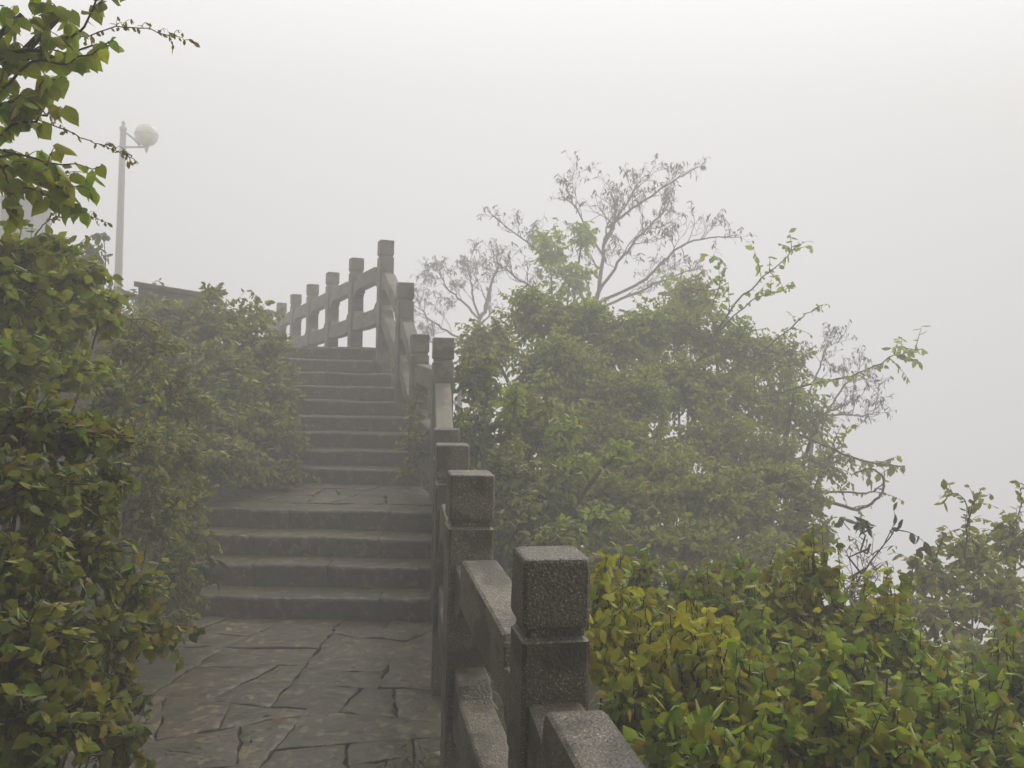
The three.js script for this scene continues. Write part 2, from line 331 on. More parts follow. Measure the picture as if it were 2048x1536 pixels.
// rows: x, D, top height, height of the floor there
function balustrade(rows, label, skipFirst, stone = granite) {
  const granite = stone, turnAdj = 0;
  const [bx, bD] = rows[skipFirst ? 1 : 0], base = V(bx, ground(bx, -bD), -bD);
  const t = thing('stone_balustrade', base, label, 'balustrade');
  rows.forEach(([x, D, top, w = PW], i) => {
    const nxt = rows[i + 1] ?? rows[i], prv = rows[i - 1] ?? rows[i], yaw = Math.atan2(-(nxt[0] - prv[0]), nxt[1] - prv[1]);
    const foot = Math.min(top - 1.2, ground(x, -D)) - 0.1, h = top - foot;
    if (!(skipFirst && i === 0)) {
      const p = mesh('post', boxUV(rough(postShaft(h, w), i * 3.1), 1.6, i * 0.37, i * 0.71), granite[i % 3], t);
      p.position.set(x, foot, -D).sub(base); p.rotation.y = yaw + turnAdj + 0.015 * Math.sin(i * 7);
      const c = mesh('post_cap', capGeo(w, i * 1.7), granite[i % 3], p); c.position.y = h - w * 1.05 + 0.004; c.rotation.y = 0.01 * Math.sin(i * 5);
    }
    if (i < rows.length - 1) {
      const a = V(x, top - 1.27, -D), b = V(nxt[0], nxt[2] - 1.27, -nxt[1]), run = Math.hypot(b.x - a.x, b.z - a.z), L = run - w * 0.86, sl = (b.y - a.y) / run;
      for (const up of [true, false]) {
        const r = mesh(up ? 'upper_rail' : 'lower_rail', railGeo(L, up, sl, up ? 0.125 : 0.12, i * 2.3 + (up ? 1 : 0)), granite[(i + (up ? 1 : 2)) % 3], t);
        const dx = (b.x - a.x) / run, dz = (b.z - a.z) / run;
        r.position.set(a.x + dx * w * 0.43, a.y + sl * w * 0.43, a.z + dz * w * 0.43).sub(base); r.rotation.y = Math.atan2(-dz, dx);
      }
    }
  });
  return t;
}
const T0 = [-1.535, 10.28, 3.22];
balustrade([[0.335, 0.72, 1.235], [0.1, 2.035, 1.24, 0.156], [-0.152, 3.3, 1.28], [-0.305, 4.51, 1.29], [-0.435, 5.83, 1.285], [-0.575, 7.13, 1.95], [-0.905, 8.38, 2.03], [-1.17, 9.28, 2.62], T0],
  'speckled granite balustrade with square posts and two rails climbing beside the stairs');
{
  const rows = [T0]; for (let k = 1; k <= 6; k++) rows.push([T0[0] - 0.56 * k, T0[1] + 1.17 * k, 3.22 - 0.062 * k, 0.165]);
  rows[0] = [...T0.slice(0, 3), 0.165];
  balustrade(rows, 'pale foggy granite balustrade running along the terrace above the stairs', true);
}

// ------------------------------------------------------------------ leaves
function leafGeo(prof, fold, bend, curl) {            // length 1 along +y, face towards +z
  const pos = [], uv = [], idx = [], n = prof.length;
  prof.forEach(([y, w], i) => {
    const t = i / (n - 1), z = -bend * y * y;
    for (const s of [-1, 0, 1]) { pos.push(s * w, y - (i === 0 ? Math.abs(s) * 0.1 : 0), z - (s ? fold * w : 0) + s * curl * w * t); uv.push(0.5 + s * w, y); }
  });
  for (let i = 0; i < n - 1; i++) for (let s = 0; s < 2; s++) { const a = i * 3 + s, b = a + 3; idx.push(a, a + 1, b, a + 1, b + 1, b); }
  const g = new THREE.BufferGeometry(); g.setAttribute('position', new THREE.Float32BufferAttribute(pos, 3)); g.setAttribute('uv', new THREE.Float32BufferAttribute(uv, 2)); g.setIndex(idx); g.computeVertexNormals(); return g;
}
const heart = [[0.0, 0.2], [0.1, 0.36], [0.28, 0.43], [0.48, 0.38], [0.68, 0.25], [0.86, 0.1], [1, 0.005]];
const oval = [[0, 0.03], [0.15, 0.2], [0.38, 0.29], [0.62, 0.26], [0.84, 0.13], [1, 0.01]];
const lance = [[0, 0.015], [0.2, 0.1], [0.45, 0.14], [0.72, 0.1], [1, 0.005]];
const LEAF = {
  heart: [leafGeo(heart, 0.25, 0.12, 0.1), leafGeo(heart, 0.5, 0.3, -0.25), leafGeo(heart, 0.12, -0.1, 0.3)],
  oval: [leafGeo(oval, 0.3, 0.2, 0.15), leafGeo(oval, 0.6, 0.35, -0.2)],
  lance: [leafGeo(lance, 0.4, 0.3, 0.2), leafGeo(lance, 0.2, 0.55, -0.3)],
  small: [leafGeo([[0, 0.03], [0.35, 0.28], [0.7, 0.22], [1, 0.01]], 0.4, 0.2, 0.2)],
};
const leafMats = new Map();
function leafMat(c, trans = 0.5) {
  const k = c.join() + trans;
  if (!leafMats.has(k)) leafMats.set(k, new THREE.MeshPhysicalMaterial({ color: new THREE.Color().setRGB(...c), map: leafMap, roughness: 0.9, transmission: trans, thickness: 0, side: THREE.DoubleSide, specularIntensity: 0.5 }));
  return leafMats.get(k);
}
const P = {                                            // what a leaf gives back on both sides together, linear
  yellow: [[0.66, 0.66, 0.03], [0.56, 0.6, 0.03], [0.72, 0.67, 0.05], [0.44, 0.53, 0.03], [0.54, 0.46, 0.04]],
  lime: [[0.48, 0.62, 0.03], [0.4, 0.55, 0.03], [0.52, 0.6, 0.035], [0.27, 0.42, 0.025]],
  olive: [[0.36, 0.38, 0.022], [0.27, 0.32, 0.02], [0.44, 0.43, 0.025], [0.19, 0.24, 0.018], [0.38, 0.3, 0.028]],
  deep: [[0.15, 0.2, 0.018], [0.19, 0.24, 0.02], [0.11, 0.15, 0.016], [0.23, 0.27, 0.022]],
  tree: [[0.38, 0.43, 0.024], [0.45, 0.49, 0.028], [0.27, 0.33, 0.02], [0.52, 0.52, 0.03]],
  brown: [[0.34, 0.22, 0.07], [0.26, 0.2, 0.06], [0.22, 0.22, 0.05]],
};
const M4 = new THREE.Matrix4(), tmpQ = new THREE.Quaternion();
function leafMatrix(p, dir, nrm, size, wide = 1) {
  const y = dir.clone().normalize(), x = V().crossVectors(y, nrm).normalize(), z = V().crossVectors(x, y);
  return new THREE.Matrix4().makeBasis(x.multiplyScalar(size * wide), y.multiplyScalar(size), z.multiplyScalar(size)).setPosition(p);
}
const rv = (R) => { let a; do a = V(R() * 2 - 1, R() * 2 - 1, R() * 2 - 1); while (a.lengthSq() > 1 || a.lengthSq() < 0.01); return a; };
const bez = (a, b, c, n) => { const o = []; for (let i = 0; i <= n; i++) { const t = i / n; o.push(V(0, 0, 0).addScaledVector(a, (1 - t) * (1 - t)).addScaledVector(b, 2 * t * (1 - t)).addScaledVector(c, t * t)); } return o; };
const curve = (pts, n) => new THREE.CatmullRomCurve3(pts).getPoints(n);
let DS = 1;                                         // how much farther off the next plants stand than first judged
const C = (px, py, D, rpx, rpy = rpx, rz = null, n = 1) => ({ c: at(px, py, D * DS), r: [rpx * D * DS / F, rpy * D * DS / F, (rz ?? rpx * D / F * 0.8) * DS], n });

/* A plant: stems from its base to every clump, twigs through the clump, leaves along the twigs, and sprays
   (single shoots) that leave the mass. The leaves that show largest are parts of their own, the rest one part. */
function plant(o) {
  const R = rng(o.seed), base = o.base, t = thing(o.name, base, o.label, o.category, o.group);
  const wood = new MB(), leaves = [], L = { ...o.leaf, len: o.leaf.len * DS ** 0.8, gap: o.leaf.gap * DS ** 0.8 }, down = V(0, -1, 0);
  const addLeaf = (p, along, LL, sd) => {
    const side = V().crossVectors(along, V(0, 1, 0)).normalize().multiplyScalar(sd);
    const dir = along.clone().multiplyScalar(0.35).addScaledVector(side, 0.65).addScaledVector(down, LL.droop * lerp(0.3, 1.15, R())).addScaledVector(rv(R), 0.75).normalize();
    let nrm = V(0, 1 - Math.min(0.9, LL.droop * 0.6), 0).addScaledVector(rv(R), LL.wild ?? 1.0).addScaledVector(side, 0.3);
    if (LL.droop > 0.8) nrm.add(V(0, 0, 0.5));
    if (nrm.clone().cross(dir).lengthSq() < 0.02) nrm.add(V(0.5, 0, 0.5));
    const size = LL.len * lerp(0.45, 1.3, R() ** 0.8);
    const pal = LL.palette ?? L.palette, ci = Math.floor(R() * pal.length), kind = LL.kind ?? L.kind;
    leaves.push({ p, m: leafMatrix(p, dir, nrm, size), size, c: pal[ci], kind, g: Math.floor(R() * LEAF[kind].length), j: R() });
  };
  const along = (pts, from, gap, LL) => {
    let acc = 0, sd = 1, total = 0; for (let i = 1; i < pts.length; i++) total += pts[i].distanceTo(pts[i - 1]);
    let next = total * from;
    for (let i = 1; i < pts.length; i++) {
      const d = pts[i].clone().sub(pts[i - 1]), l = d.length(); d.normalize();
      while (next <= acc + l) { addLeaf(pts[i - 1].clone().addScaledVector(d, next - acc).addScaledVector(rv(R), LL.len * 0.15), d, LL, sd); sd = -sd; next += gap * lerp(0.6, 1.4, R()); }
      acc += l;
    }
    if (LL.tip !== false) addLeaf(pts[pts.length - 1].clone(), pts[pts.length - 1].clone().sub(pts[pts.length - 2]).normalize(), LL, sd);
  };
  for (const k of o.clumps ?? []) {
    const tilt = rv(R).multiplyScalar(0.25), root = base.clone().add(V((R() - 0.5) * 0.3, 0, (R() - 0.5) * 0.3)).lerp(k.c.clone().setY(base.y), o.spread ?? 0.25);
    const mid = root.clone().lerp(k.c, 0.5).add(V(tilt.x, 0.15, tilt.z).multiplyScalar(0.6));
    const sr = (o.stem ?? 0.012) * lerp(0.8, 1.3, R());
    if (!o.noStem) wood.tube(bez(root, mid, k.c, 8), Array.from({ length: 9 }, (_, i) => lerp(sr, sr * 0.4, i / 8)), 5);
    const nz = R() * 50;
    for (let j = 0; j < k.n * (o.more ?? 1.5); j++) {
      const d = rv(R).normalize(), lump = lerp(0.62, 1.2, clamp(0.5 + 1.2 * N3(d.x * 1.8 + nz, d.y * 1.8, d.z * 1.8 + nz)));
      const out = lump * (R() < 0.12 ? lerp(1.05, 1.4, R()) : lerp(0.45, 1.05, Math.sqrt(R())));
      const tip = V(d.x * k.r[0], d.y * k.r[1], d.z * k.r[2]).multiplyScalar(out).add(k.c);
      const st = V(d.x * k.r[0], d.y * k.r[1], d.z * k.r[2]).multiplyScalar(out * lerp(0.15, 0.45, R())).add(k.c).addScaledVector(rv(R), 0.15 * k.r[0]);
      const len = st.distanceTo(tip), m = st.clone().lerp(tip, 0.5).add(V(0, len * 0.12, 0)).addScaledVector(rv(R), len * 0.12);
      const pts = bez(st, m, tip, 4);
      wood.tube(pts, [1, 0.85, 0.7, 0.5, 0.3].map((q) => q * (o.twig ?? 0.003)), 3);
      along(pts, 0.12, L.gap * 0.75, k.leaf ? { ...L, ...k.leaf } : L);
    }
  }
  for (const s of o.sprays ?? []) {
    const pts = curve(s.pts, s.n ?? 14), r0 = s.r ?? 0.004, seg = pts[0].distanceTo(pts[1]);
    for (let i = 1; i < pts.length - 1; i++) pts[i].addScaledVector(rv(R), seg * 0.16);
    wood.tube(pts, pts.map((_, i) => lerp(r0, s.r1 ?? r0 * 0.35, i / (pts.length - 1))), s.sides ?? 5);
    if (s.leaf !== null) along(pts, s.from ?? 0.1, s.gap ?? L.gap, { ...L, ...(s.leaf ?? {}) });
    for (let q = 0; q < (s.side ?? 0); q++) {           // side shoots
      const i = 1 + Math.floor((0.15 + 0.85 * R()) * (pts.length - 2)), d = pts[i].clone().sub(pts[i - 1]).normalize(), w = rv(R); w.z *= 0.6;
      const e = pts[i].clone().addScaledVector(d.multiplyScalar(0.6).add(w).normalize(), (s.sideLen ?? 0.3) * lerp(0.5, 1.2, R()));
      const sp = bez(pts[i], pts[i].clone().lerp(e, 0.5).add(V(0, 0.03, 0)), e, 5);
      wood.tube(sp, sp.map((_, u) => r0 * 0.45 * (1 - u / 7)), 3);
      if (s.leaf !== null) along(sp, 0.2, s.gap ?? L.gap, { ...L, ...(s.leaf ?? {}) });
    }
  }
  for (const s of o.whorls ?? []) s(wood, leaves, R);
  const wg = wood.geo(); wg.translate(-base.x, -base.y, -base.z);
  mesh(o.tree ? 'trunk' : 'stem', wg, o.bark ?? darkBark, t);
  // parts of their own: those that show largest
  const inv = new THREE.Matrix4().makeTranslation(-base.x, -base.y, -base.z), q = V();
  const n = o.solo ?? 0; let solo = [];
  if (n) {
    solo = leaves.filter((l) => { q.copy(l.p).project(camera); return Math.abs(q.x) < 1.02 && Math.abs(q.y) < 1.02 && q.z < 1; })
      .sort((a, b) => b.size / b.p.distanceTo(camera.position) ** 2 - a.size / a.p.distanceTo(camera.position) ** 2).slice(0, n);
    for (const l of solo) {
      const m = mesh('leaf', LEAF[l.kind][l.g], leafMat(l.c, o.trans), t);
      M4.multiplyMatrices(inv, l.m); M4.decompose(m.position, m.quaternion, m.scale);
      m.userData.solo = undefined; l.done = true;
    }
  }
  const rest = leaves.filter((l) => !l.done), by = new Map();
  for (const l of rest) { const k = l.kind + l.g; if (!by.has(k)) by.set(k, []); by.get(k).push(l); }
  const white = leafMat([1, 1, 1], o.trans), col = new THREE.Color();
  for (const [, ls] of by) {
    const im = new THREE.InstancedMesh(LEAF[ls[0].kind][ls[0].g], white, ls.length); im.name = o.tree ? 'crown' : 'foliage'; im.userData.kind = 'stuff';
    ls.forEach((l, i) => { im.setMatrixAt(i, M4.multiplyMatrices(inv, l.m)); const v = lerp(0.8, 1.2, l.j); im.setColorAt(i, col.setRGB(l.c[0] * v, l.c[1] * v, l.c[2] * v)); });
    im.castShadow = im.receiveShadow = true; t.add(im);
  }
  count += rest.length; solos += solo.length;
  return t;
}
let count = 0, solos = 0;
const G = (px, D, extra = 0) => { const p = at(px, 900, D * DS); return V(p.x, ground(p.x, p.z) + extra, p.z); };   // a root on the ground
const A = (list, D) => list.map(([x, y, d]) => at(x, y, (d ?? D) * DS));

const lime = (k) => ({ ...k, leaf: { palette: P.lime } });
// ------------------------------------------------------------------ plants on the left
plant({
  name: 'hanging_leaf_tree', label: 'tree with drooping heart-shaped leaves reaching in from the upper left edge', category: 'tree', tree: true, seed: 11, base: G(-1100, 2.6), stem: 0.025, twig: 0.0022,
  leaf: { len: 0.05, gap: 0.034, droop: 1.15, kind: 'heart', palette: P.lime.concat(P.tree), wild: 0.9 }, solo: 300, trans: 0.55,
  more: 1, clumps: [C(-30, 60, 2.7, 90, 90, 0.25, 12), C(45, 30, 2.6, 70, 35, 0.2, 8), C(130, 20, 2.7, 55, 28, 0.18, 7), C(-20, 200, 2.6, 70, 60, 0.2, 9), C(-20, 330, 2.55, 70, 60, 0.2, 8), C(60, 110, 2.75, 60, 30, 0.2, 4)],
  sprays: [
    { pts: A([[-220, 330], [-60, 150], [60, 105], [150, 70], [205, 5]], 2.6), r: 0.008, side: 6, sideLen: 0.13 },
    { pts: A([[-150, 120], [0, 95], [110, 115], [175, 95], [235, 90]], 2.7), r: 0.006, side: 5, sideLen: 0.1 },
    { pts: A([[-160, 250], [-20, 190], [60, 130], [150, 120], [225, 80]], 2.6), r: 0.006, side: 5, sideLen: 0.12 },
    { pts: A([[-150, 300], [-20, 230], [40, 190], [95, 175], [112, 160]], 2.5), r: 0.005, side: 3, sideLen: 0.08, leaf: { len: 0.075 } },
    { pts: A([[-150, 350], [-10, 270], [70, 240], [105, 225], [125, 218]], 2.5), r: 0.005, side: 3, sideLen: 0.07 },
    { pts: A([[-150, 360], [0, 315], [70, 318], [140, 328], [200, 333]], 2.5), r: 0.004, side: 3, sideLen: 0.07 },
    { pts: A([[-140, 420], [-20, 350], [45, 330], [95, 360], [140, 385]], 2.45), r: 0.005, side: 5, sideLen: 0.09, leaf: { len: 0.066 } },
    { pts: A([[-140, 330], [10, 300], [60, 330], [110, 350], [150, 345]], 2.6), r: 0.004, side: 6, sideLen: 0.09 },
    { pts: A([[-140, 400], [-10, 370], [60, 380], [110, 400], [140, 430]], 2.55), r: 0.004, side: 6, sideLen: 0.09 },
    { pts: A([[-140, 380], [0, 330], [15, 360], [20, 400], [30, 430]], 2.4), r: 0.004, side: 2, sideLen: 0.07 },
  ],
});
// fine flowering shoots that arch out of the tree
[[[[20, 110], [160, 75], [230, 55], [300, 62], [350, 72], [388, 84]], 2.9], [[[60, 235], [120, 255], [170, 278], [220, 296], [268, 318]], 3.0], [[[70, 470], [100, 440], [150, 430], [190, 436], [215, 446]], 3.6]].forEach(([pts, D], i) => plant({
  name: 'flowering_shoot', label: ['long thin arching twig with tiny hanging buds at the top left', 'thin drooping twig with tiny buds crossing the lamp post', 'short thin budding twig above the left bush crest'][i], category: 'twig', group: null, seed: 400 + i, base: at(...pts[0], D),
  leaf: { len: 0.02, gap: 0.03, droop: 0.9, kind: 'oval', palette: P.brown.concat(P.olive), wild: 1 }, sprays: [{ pts: A(pts, D), r: 0.0028, r1: 0.001, from: 0.3, side: 9, sideLen: 0.05, gap: 0.022, n: 20 }], solo: 60,
}));
plant({
  name: 'leafy_shrub', label: 'bright green leafy shrub high on the bank under the hanging tree', category: 'shrub', seed: 21, base: G(-60, 3.9), group: null,
  leaf: { len: 0.048, gap: 0.027, droop: 0.55, kind: 'heart', palette: P.lime.concat(P.olive, P.tree) }, solo: 260,
  clumps: [C(30, 500, 3.6, 80, 50, null, 32), C(95, 500, 3.8, 60, 40, null, 24), C(150, 560, 4.0, 80, 60, null, 40), C(30, 590, 3.6, 110, 90, null, 56), C(205, 620, 4.2, 60, 50, null, 34), C(110, 650, 3.9, 100, 80, null, 50), C(20, 720, 3.4, 110, 80, null, 46), C(140, 740, 3.8, 80, 60, null, 36)],
  sprays: [{ pts: A([[20, 560], [60, 500], [70, 470]], 3.6), side: 4, sideLen: 0.1 }, { pts: A([[100, 560], [130, 500], [160, 490]], 3.8), side: 4, sideLen: 0.1 }, { pts: A([[0, 500], [60, 540], [120, 560]], 3.4), from: 2, r: 0.003, leaf: { tip: false } }],
});
DS = 0.8;
plant({
  name: 'leafy_shrub', label: 'yellowing olive shrub with round leaves in the near left corner', category: 'shrub', seed: 22, base: G(-200, 2.7),
  leaf: { len: 0.037, gap: 0.022, droop: 0.6, kind: 'heart', palette: P.olive.concat(P.deep, P.olive, P.lime.slice(3)), wild: 1.2 }, solo: 300, more: 1.9, stem: 0.006,
  clumps: [C(50, 850, 3.0, 110, 70, null, 46), C(160, 880, 3.1, 80, 55, null, 34), C(215, 870, 3.2, 45, 40, null, 16), C(40, 980, 2.8, 120, 90, null, 50), C(170, 1000, 3.0, 80, 80, null, 40), C(230, 960, 3.1, 35, 50, null, 16),
    C(50, 1130, 2.6, 120, 100, null, 50), C(190, 1110, 2.9, 75, 70, null, 34), C(265, 1170, 3.1, 55, 60, null, 24), C(50, 1290, 2.4, 130, 100, null, 50), C(200, 1270, 2.8, 90, 90, null, 44), C(300, 1270, 3.1, 45, 40, null, 16), C(245, 1380, 2.9, 60, 70, null, 26), C(90, 1440, 2.3, 160, 110, null, 60), C(230, 1480, 2.6, 70, 70, null, 26)],
  sprays: [{ pts: A([[20, 1470], [90, 1430], [130, 1420]], 2.6), side: 5, sideLen: 0.08, leaf: { len: 0.042, palette: P.lime.slice(1) } }, { pts: A([[240, 1300], [300, 1265], [345, 1280]], 3.0), side: 4, sideLen: 0.1 }, { pts: A([[-40, 1200], [20, 1130], [60, 1140]], 2.3), side: 3, sideLen: 0.08 }],
});
DS = 1;
plant({
  name: 'leafy_shrub', label: 'dark small-leaved shrub bordering the left side of the lower flight', category: 'shrub', seed: 23, base: G(260, 5.0),
  leaf: { len: 0.042, gap: 0.026, droop: 0.45, kind: 'oval', palette: P.deep.concat(P.tree, P.olive) }, solo: 120,
  clumps: [C(270, 690, 5.4, 80, 70, null, 80), C(240, 790, 5.0, 90, 80, null, 80), C(330, 790, 5.6, 90, 90, null, 100), C(260, 900, 4.6, 90, 90, null, 90), C(345, 910, 5.2, 70, 80, null, 76), C(380, 1000, 5.5, 55, 70, null, 50), C(310, 1030, 4.7, 80, 90, null, 84), C(380, 1080, 5.2, 50, 60, null, 40), C(340, 1150, 4.8, 65, 80, null, 60), C(385, 1180, 5.2, 40, 55, null, 30), C(300, 1180, 4.0, 50, 70, null, 40), C(340, 1245, 4.7, 50, 45, null, 30)],
  sprays: [{ pts: A([[330, 1180], [370, 1140], [405, 1135]], 4.9), side: 8, sideLen: 0.12, leaf: { kind: 'lance', len: 0.07, palette: [[0.07, 0.14, 0.045], [0.05, 0.11, 0.04]] } }, { pts: A([[200, 640], [290, 640], [330, 660]], 4.6), from: 2, leaf: { tip: false }, r: 0.003 }, { pts: A([[180, 600], [260, 640], [320, 690]], 4.7), from: 2, leaf: { tip: false }, r: 0.003 }],
});
plant({
  name: 'leafy_shrub', label: 'big hazy green bush left of the upper flight and landing', category: 'shrub', seed: 24, base: G(380, 8.2), stem: 0.016,
  leaf: { len: 0.06, gap: 0.038, droop: 0.4, kind: 'oval', palette: P.tree.concat(P.deep, P.olive) },
  clumps: [C(280, 650, 8.3, 70, 50, null, 70), C(370, 640, 8.4, 90, 60, null, 110), C(460, 660, 8.5, 90, 60, null, 110), C(545, 710, 8.6, 50, 55, null, 60), C(340, 730, 7.6, 100, 80, null, 120), C(450, 750, 7.8, 110, 80, null, 130), C(560, 790, 8.2, 55, 70, null, 70), C(420, 840, 7.2, 100, 80, null, 110), C(530, 860, 7.8, 80, 70, null, 90), C(580, 890, 8.1, 40, 60, null, 44), C(440, 915, 6.9, 70, 50, null, 80), C(500, 940, 7.2, 45, 40, null, 34), C(565, 945, 7.6, 55, 30, null, 36), C(370, 900, 6.6, 60, 70, null, 60), C(425, 585, 8.7, 28, 22, null, 22), C(505, 625, 8.9, 35, 22, null, 24)],
  sprays: [{ pts: A([[420, 620], [430, 585], [418, 566]], 8.5), side: 3, sideLen: 0.15 }, { pts: A([[440, 620], [470, 600], [488, 596]], 8.6), side: 3, sideLen: 0.12 }, { pts: A([[500, 650], [520, 615], [512, 604]], 8.7), side: 4, sideLen: 0.12 }, { pts: A([[520, 650], [545, 625], [560, 622]], 8.7), side: 3, sideLen: 0.1 }],
});
plant({
  name: 'young_tree', label: 'small grey hazy tree peeking over the left hedge beside the lamp post', category: 'tree', tree: true, seed: 25, base: G(170, 9.2),
  leaf: { len: 0.085, gap: 0.06, droop: 0.7, kind: 'oval', palette: P.deep },
  clumps: [C(185, 510, 9.2, 26, 30, null, 22), C(160, 545, 9.0, 45, 30, null, 26), C(205, 468, 9.4, 12, 14, null, 6)],
});
plant({
  name: 'low_shrub', label: 'thin hazy shrub at the foot of the lamp post', category: 'shrub', seed: 26, base: G(270, 11.5),
  leaf: { len: 0.08, gap: 0.06, droop: 0.3, kind: 'oval', palette: P.deep },
  clumps: [C(225, 588, 11, 22, 22, null, 16), C(265, 592, 11.5, 30, 18, null, 20), C(310, 600, 11, 40, 18, null, 22)],
  sprays: [{ pts: A([[222, 600], [214, 575], [206, 560]], 10), side: 2, sideLen: 0.12 }, { pts: A([[300, 580], [306, 565], [318, 560]], 10.5), side: 1, sideLen: 0.1 }],
});
plant({
  name: 'low_shrub', label: 'low leafy plant between the upper steps and the sloping rail', category: 'shrub', seed: 27, base: G(835, 7.9, 0.2),
  leaf: { len: 0.045, gap: 0.032, droop: 0.4, kind: 'oval', palette: P.deep.concat(P.tree) }, noStem: true,
  clumps: [C(828, 900, 7.4, 32, 60, 0.12, 60), C(832, 820, 8.0, 24, 50, 0.12, 40), C(815, 945, 7.3, 22, 30, 0.1, 24)],
});

// ------------------------------------------------------------------ plants on the right
plant({
  name: 'hillside_tree', label: 'dark leafy tree close behind the balustrade posts', category: 'tree', tree: true, seed: 31, base: G(1010, 6.2), stem: 0.03, spread: 0.4,
  leaf: { len: 0.055, gap: 0.034, droop: 0.45, kind: 'oval', palette: P.tree.concat(P.deep) },
  clumps: [lime(C(1030, 800, 6.6, 36, 40, null, 26)), lime(C(1130, 860, 6.4, 40, 40, null, 30)), lime(C(1150, 930, 6.2, 50, 40, null, 34)), lime(C(1240, 900, 6.3, 36, 30, null, 20)), lime(C(1200, 1030, 5.9, 55, 36, null, 34)), lime(C(1140, 1060, 5.6, 40, 30, null, 20)), C(960, 760, 7.4, 65, 80, null, 110), C(955, 880, 6.8, 60, 80, null, 90), C(1010, 960, 6.3, 70, 90, null, 110), C(1050, 860, 6.9, 80, 90, null, 130), C(1040, 1060, 5.7, 60, 80, null, 70), C(1110, 1090, 5.5, 70, 60, null, 70), C(1080, 980, 6.0, 70, 80, null, 90)],
});
DS = 1.08;
plant({
  name: 'hillside_tree', label: 'broad yellow-green tree in the middle of the picture under the bare branches', category: 'tree', tree: true, seed: 32, base: G(1250, 8.0), stem: 0.045, spread: 0.1, twig: 0.004,
  leaf: { len: 0.046, gap: 0.03, droop: 0.5, kind: 'oval', palette: P.tree.concat(P.tree, P.lime.slice(0, 2), P.olive) },
  more: 2.2, clumps: [lime(C(1060, 590, 8.6, 40, 30, null, 26)), lime(C(1180, 625, 8.5, 46, 34, null, 30)), lime(C(1290, 640, 8.6, 46, 34, null, 30)), lime(C(1110, 700, 7.9, 50, 34, null, 34)), lime(C(1300, 780, 7.6, 55, 38, null, 34)), C(980, 690, 8.4, 80, 60, null, 110), C(1090, 640, 8.8, 100, 60, null, 140), C(1110, 740, 8.0, 110, 80, null, 170), C(1220, 680, 8.7, 110, 80, null, 170), C(1330, 660, 9.0, 100, 70, null, 130), C(1220, 800, 7.8, 120, 90, null, 190), C(1340, 770, 8.2, 110, 90, null, 170), C(1150, 880, 7.2, 100, 80, null, 140), C(1270, 910, 7.1, 110, 80, null, 150), C(1050, 800, 7.3, 45, 40, null, 30)],
  sprays: [{ pts: A([[1080, 830], [1040, 790], [1015, 800]], 6.9), side: 12, sideLen: 0.2, leaf: { palette: P.lime } }, { pts: A([[1060, 800], [1070, 770], [1095, 740]], 6.9), side: 8, sideLen: 0.2, leaf: { palette: P.lime } }],
});
plant({
  name: 'hillside_tree', label: 'hazy spreading tree with long arching shoots pointing right into the fog', category: 'tree', tree: true, seed: 33, base: G(1480, 8.4), stem: 0.045, spread: 0.1, twig: 0.004,
  leaf: { len: 0.046, gap: 0.03, droop: 0.5, kind: 'oval', palette: P.tree.concat(P.olive.slice(0, 2)) },
  more: 2, clumps: [lime(C(1480, 660, 8.6, 46, 30, null, 26)), lime(C(1590, 790, 8.2, 36, 34, null, 20)), lime(C(1480, 860, 7.6, 50, 34, null, 30)), C(1430, 690, 9.0, 80, 60, null, 90), C(1510, 710, 9.0, 80, 70, null, 90), C(1580, 730, 9.0, 55, 60, null, 50), C(1450, 790, 8.3, 100, 80, null, 140), C(1560, 810, 8.6, 80, 80, null, 100), C(1630, 850, 8.6, 45, 60, null, 40), C(1430, 890, 7.6, 100, 80, null, 130), C(1540, 920, 7.8, 90, 70, null, 110), C(1650, 930, 8.0, 50, 40, null, 40), C(1390, 590, 9.3, 60, 50, null, 60)],
  sprays: [
    { pts: A([[1400, 720], [1470, 610], [1530, 550], [1600, 488]], 8.2), r: 0.012, side: 9, sideLen: 0.3, gap: 0.05, from: 0.4, leaf: { palette: P.lime, len: 0.075 } },
    { pts: A([[1440, 660], [1510, 595], [1550, 585], [1590, 570]], 8.2), r: 0.008, side: 5, sideLen: 0.2, gap: 0.05, leaf: { palette: P.lime, len: 0.07 } },
    { pts: A([[1420, 620], [1440, 570], [1450, 530], [1435, 515]], 8.6), r: 0.008, side: 5, sideLen: 0.25, gap: 0.05, leaf: { palette: P.lime, len: 0.075 } },
    { pts: A([[1500, 720], [1570, 665], [1610, 630], [1642, 615]], 8.4), r: 0.01, side: 6, sideLen: 0.25, gap: 0.05, from: 0.3, leaf: { palette: P.lime } },
    { pts: A([[1540, 790], [1640, 765], [1720, 745], [1790, 712], [1845, 698]], 8.0), r: 0.012, side: 12, sideLen: 0.25, gap: 0.045, from: 0.3, n: 20, leaf: { palette: P.lime, len: 0.072 } },
    { pts: A([[1600, 870], [1680, 905], [1740, 925], [1810, 932]], 7.6), r: 0.014, side: 14, sideLen: 0.28, gap: 0.045, from: 0.2, n: 20, leaf: { len: 0.07 } },
    { pts: A([[1570, 950], [1650, 1000], [1710, 1017], [1750, 1000], [1768, 975], [1750, 940], [1710, 945]], 7.4), r: 0.018, r1: 0.008, side: 3, sideLen: 0.25, from: 0.75, n: 26 },
    { pts: A([[1600, 985], [1660, 985], [1710, 985], [1740, 985], [1768, 965]], 7.5), r: 0.012, r1: 0.006, side: 4, sideLen: 0.25, from: 0.6, n: 20 },
    { pts: A([[1510, 1010], [1580, 985], [1640, 940], [1690, 910]], 7.5), r: 0.012, side: 8, sideLen: 0.25, from: 0.3 },
  ],
});
DS = 1.02;
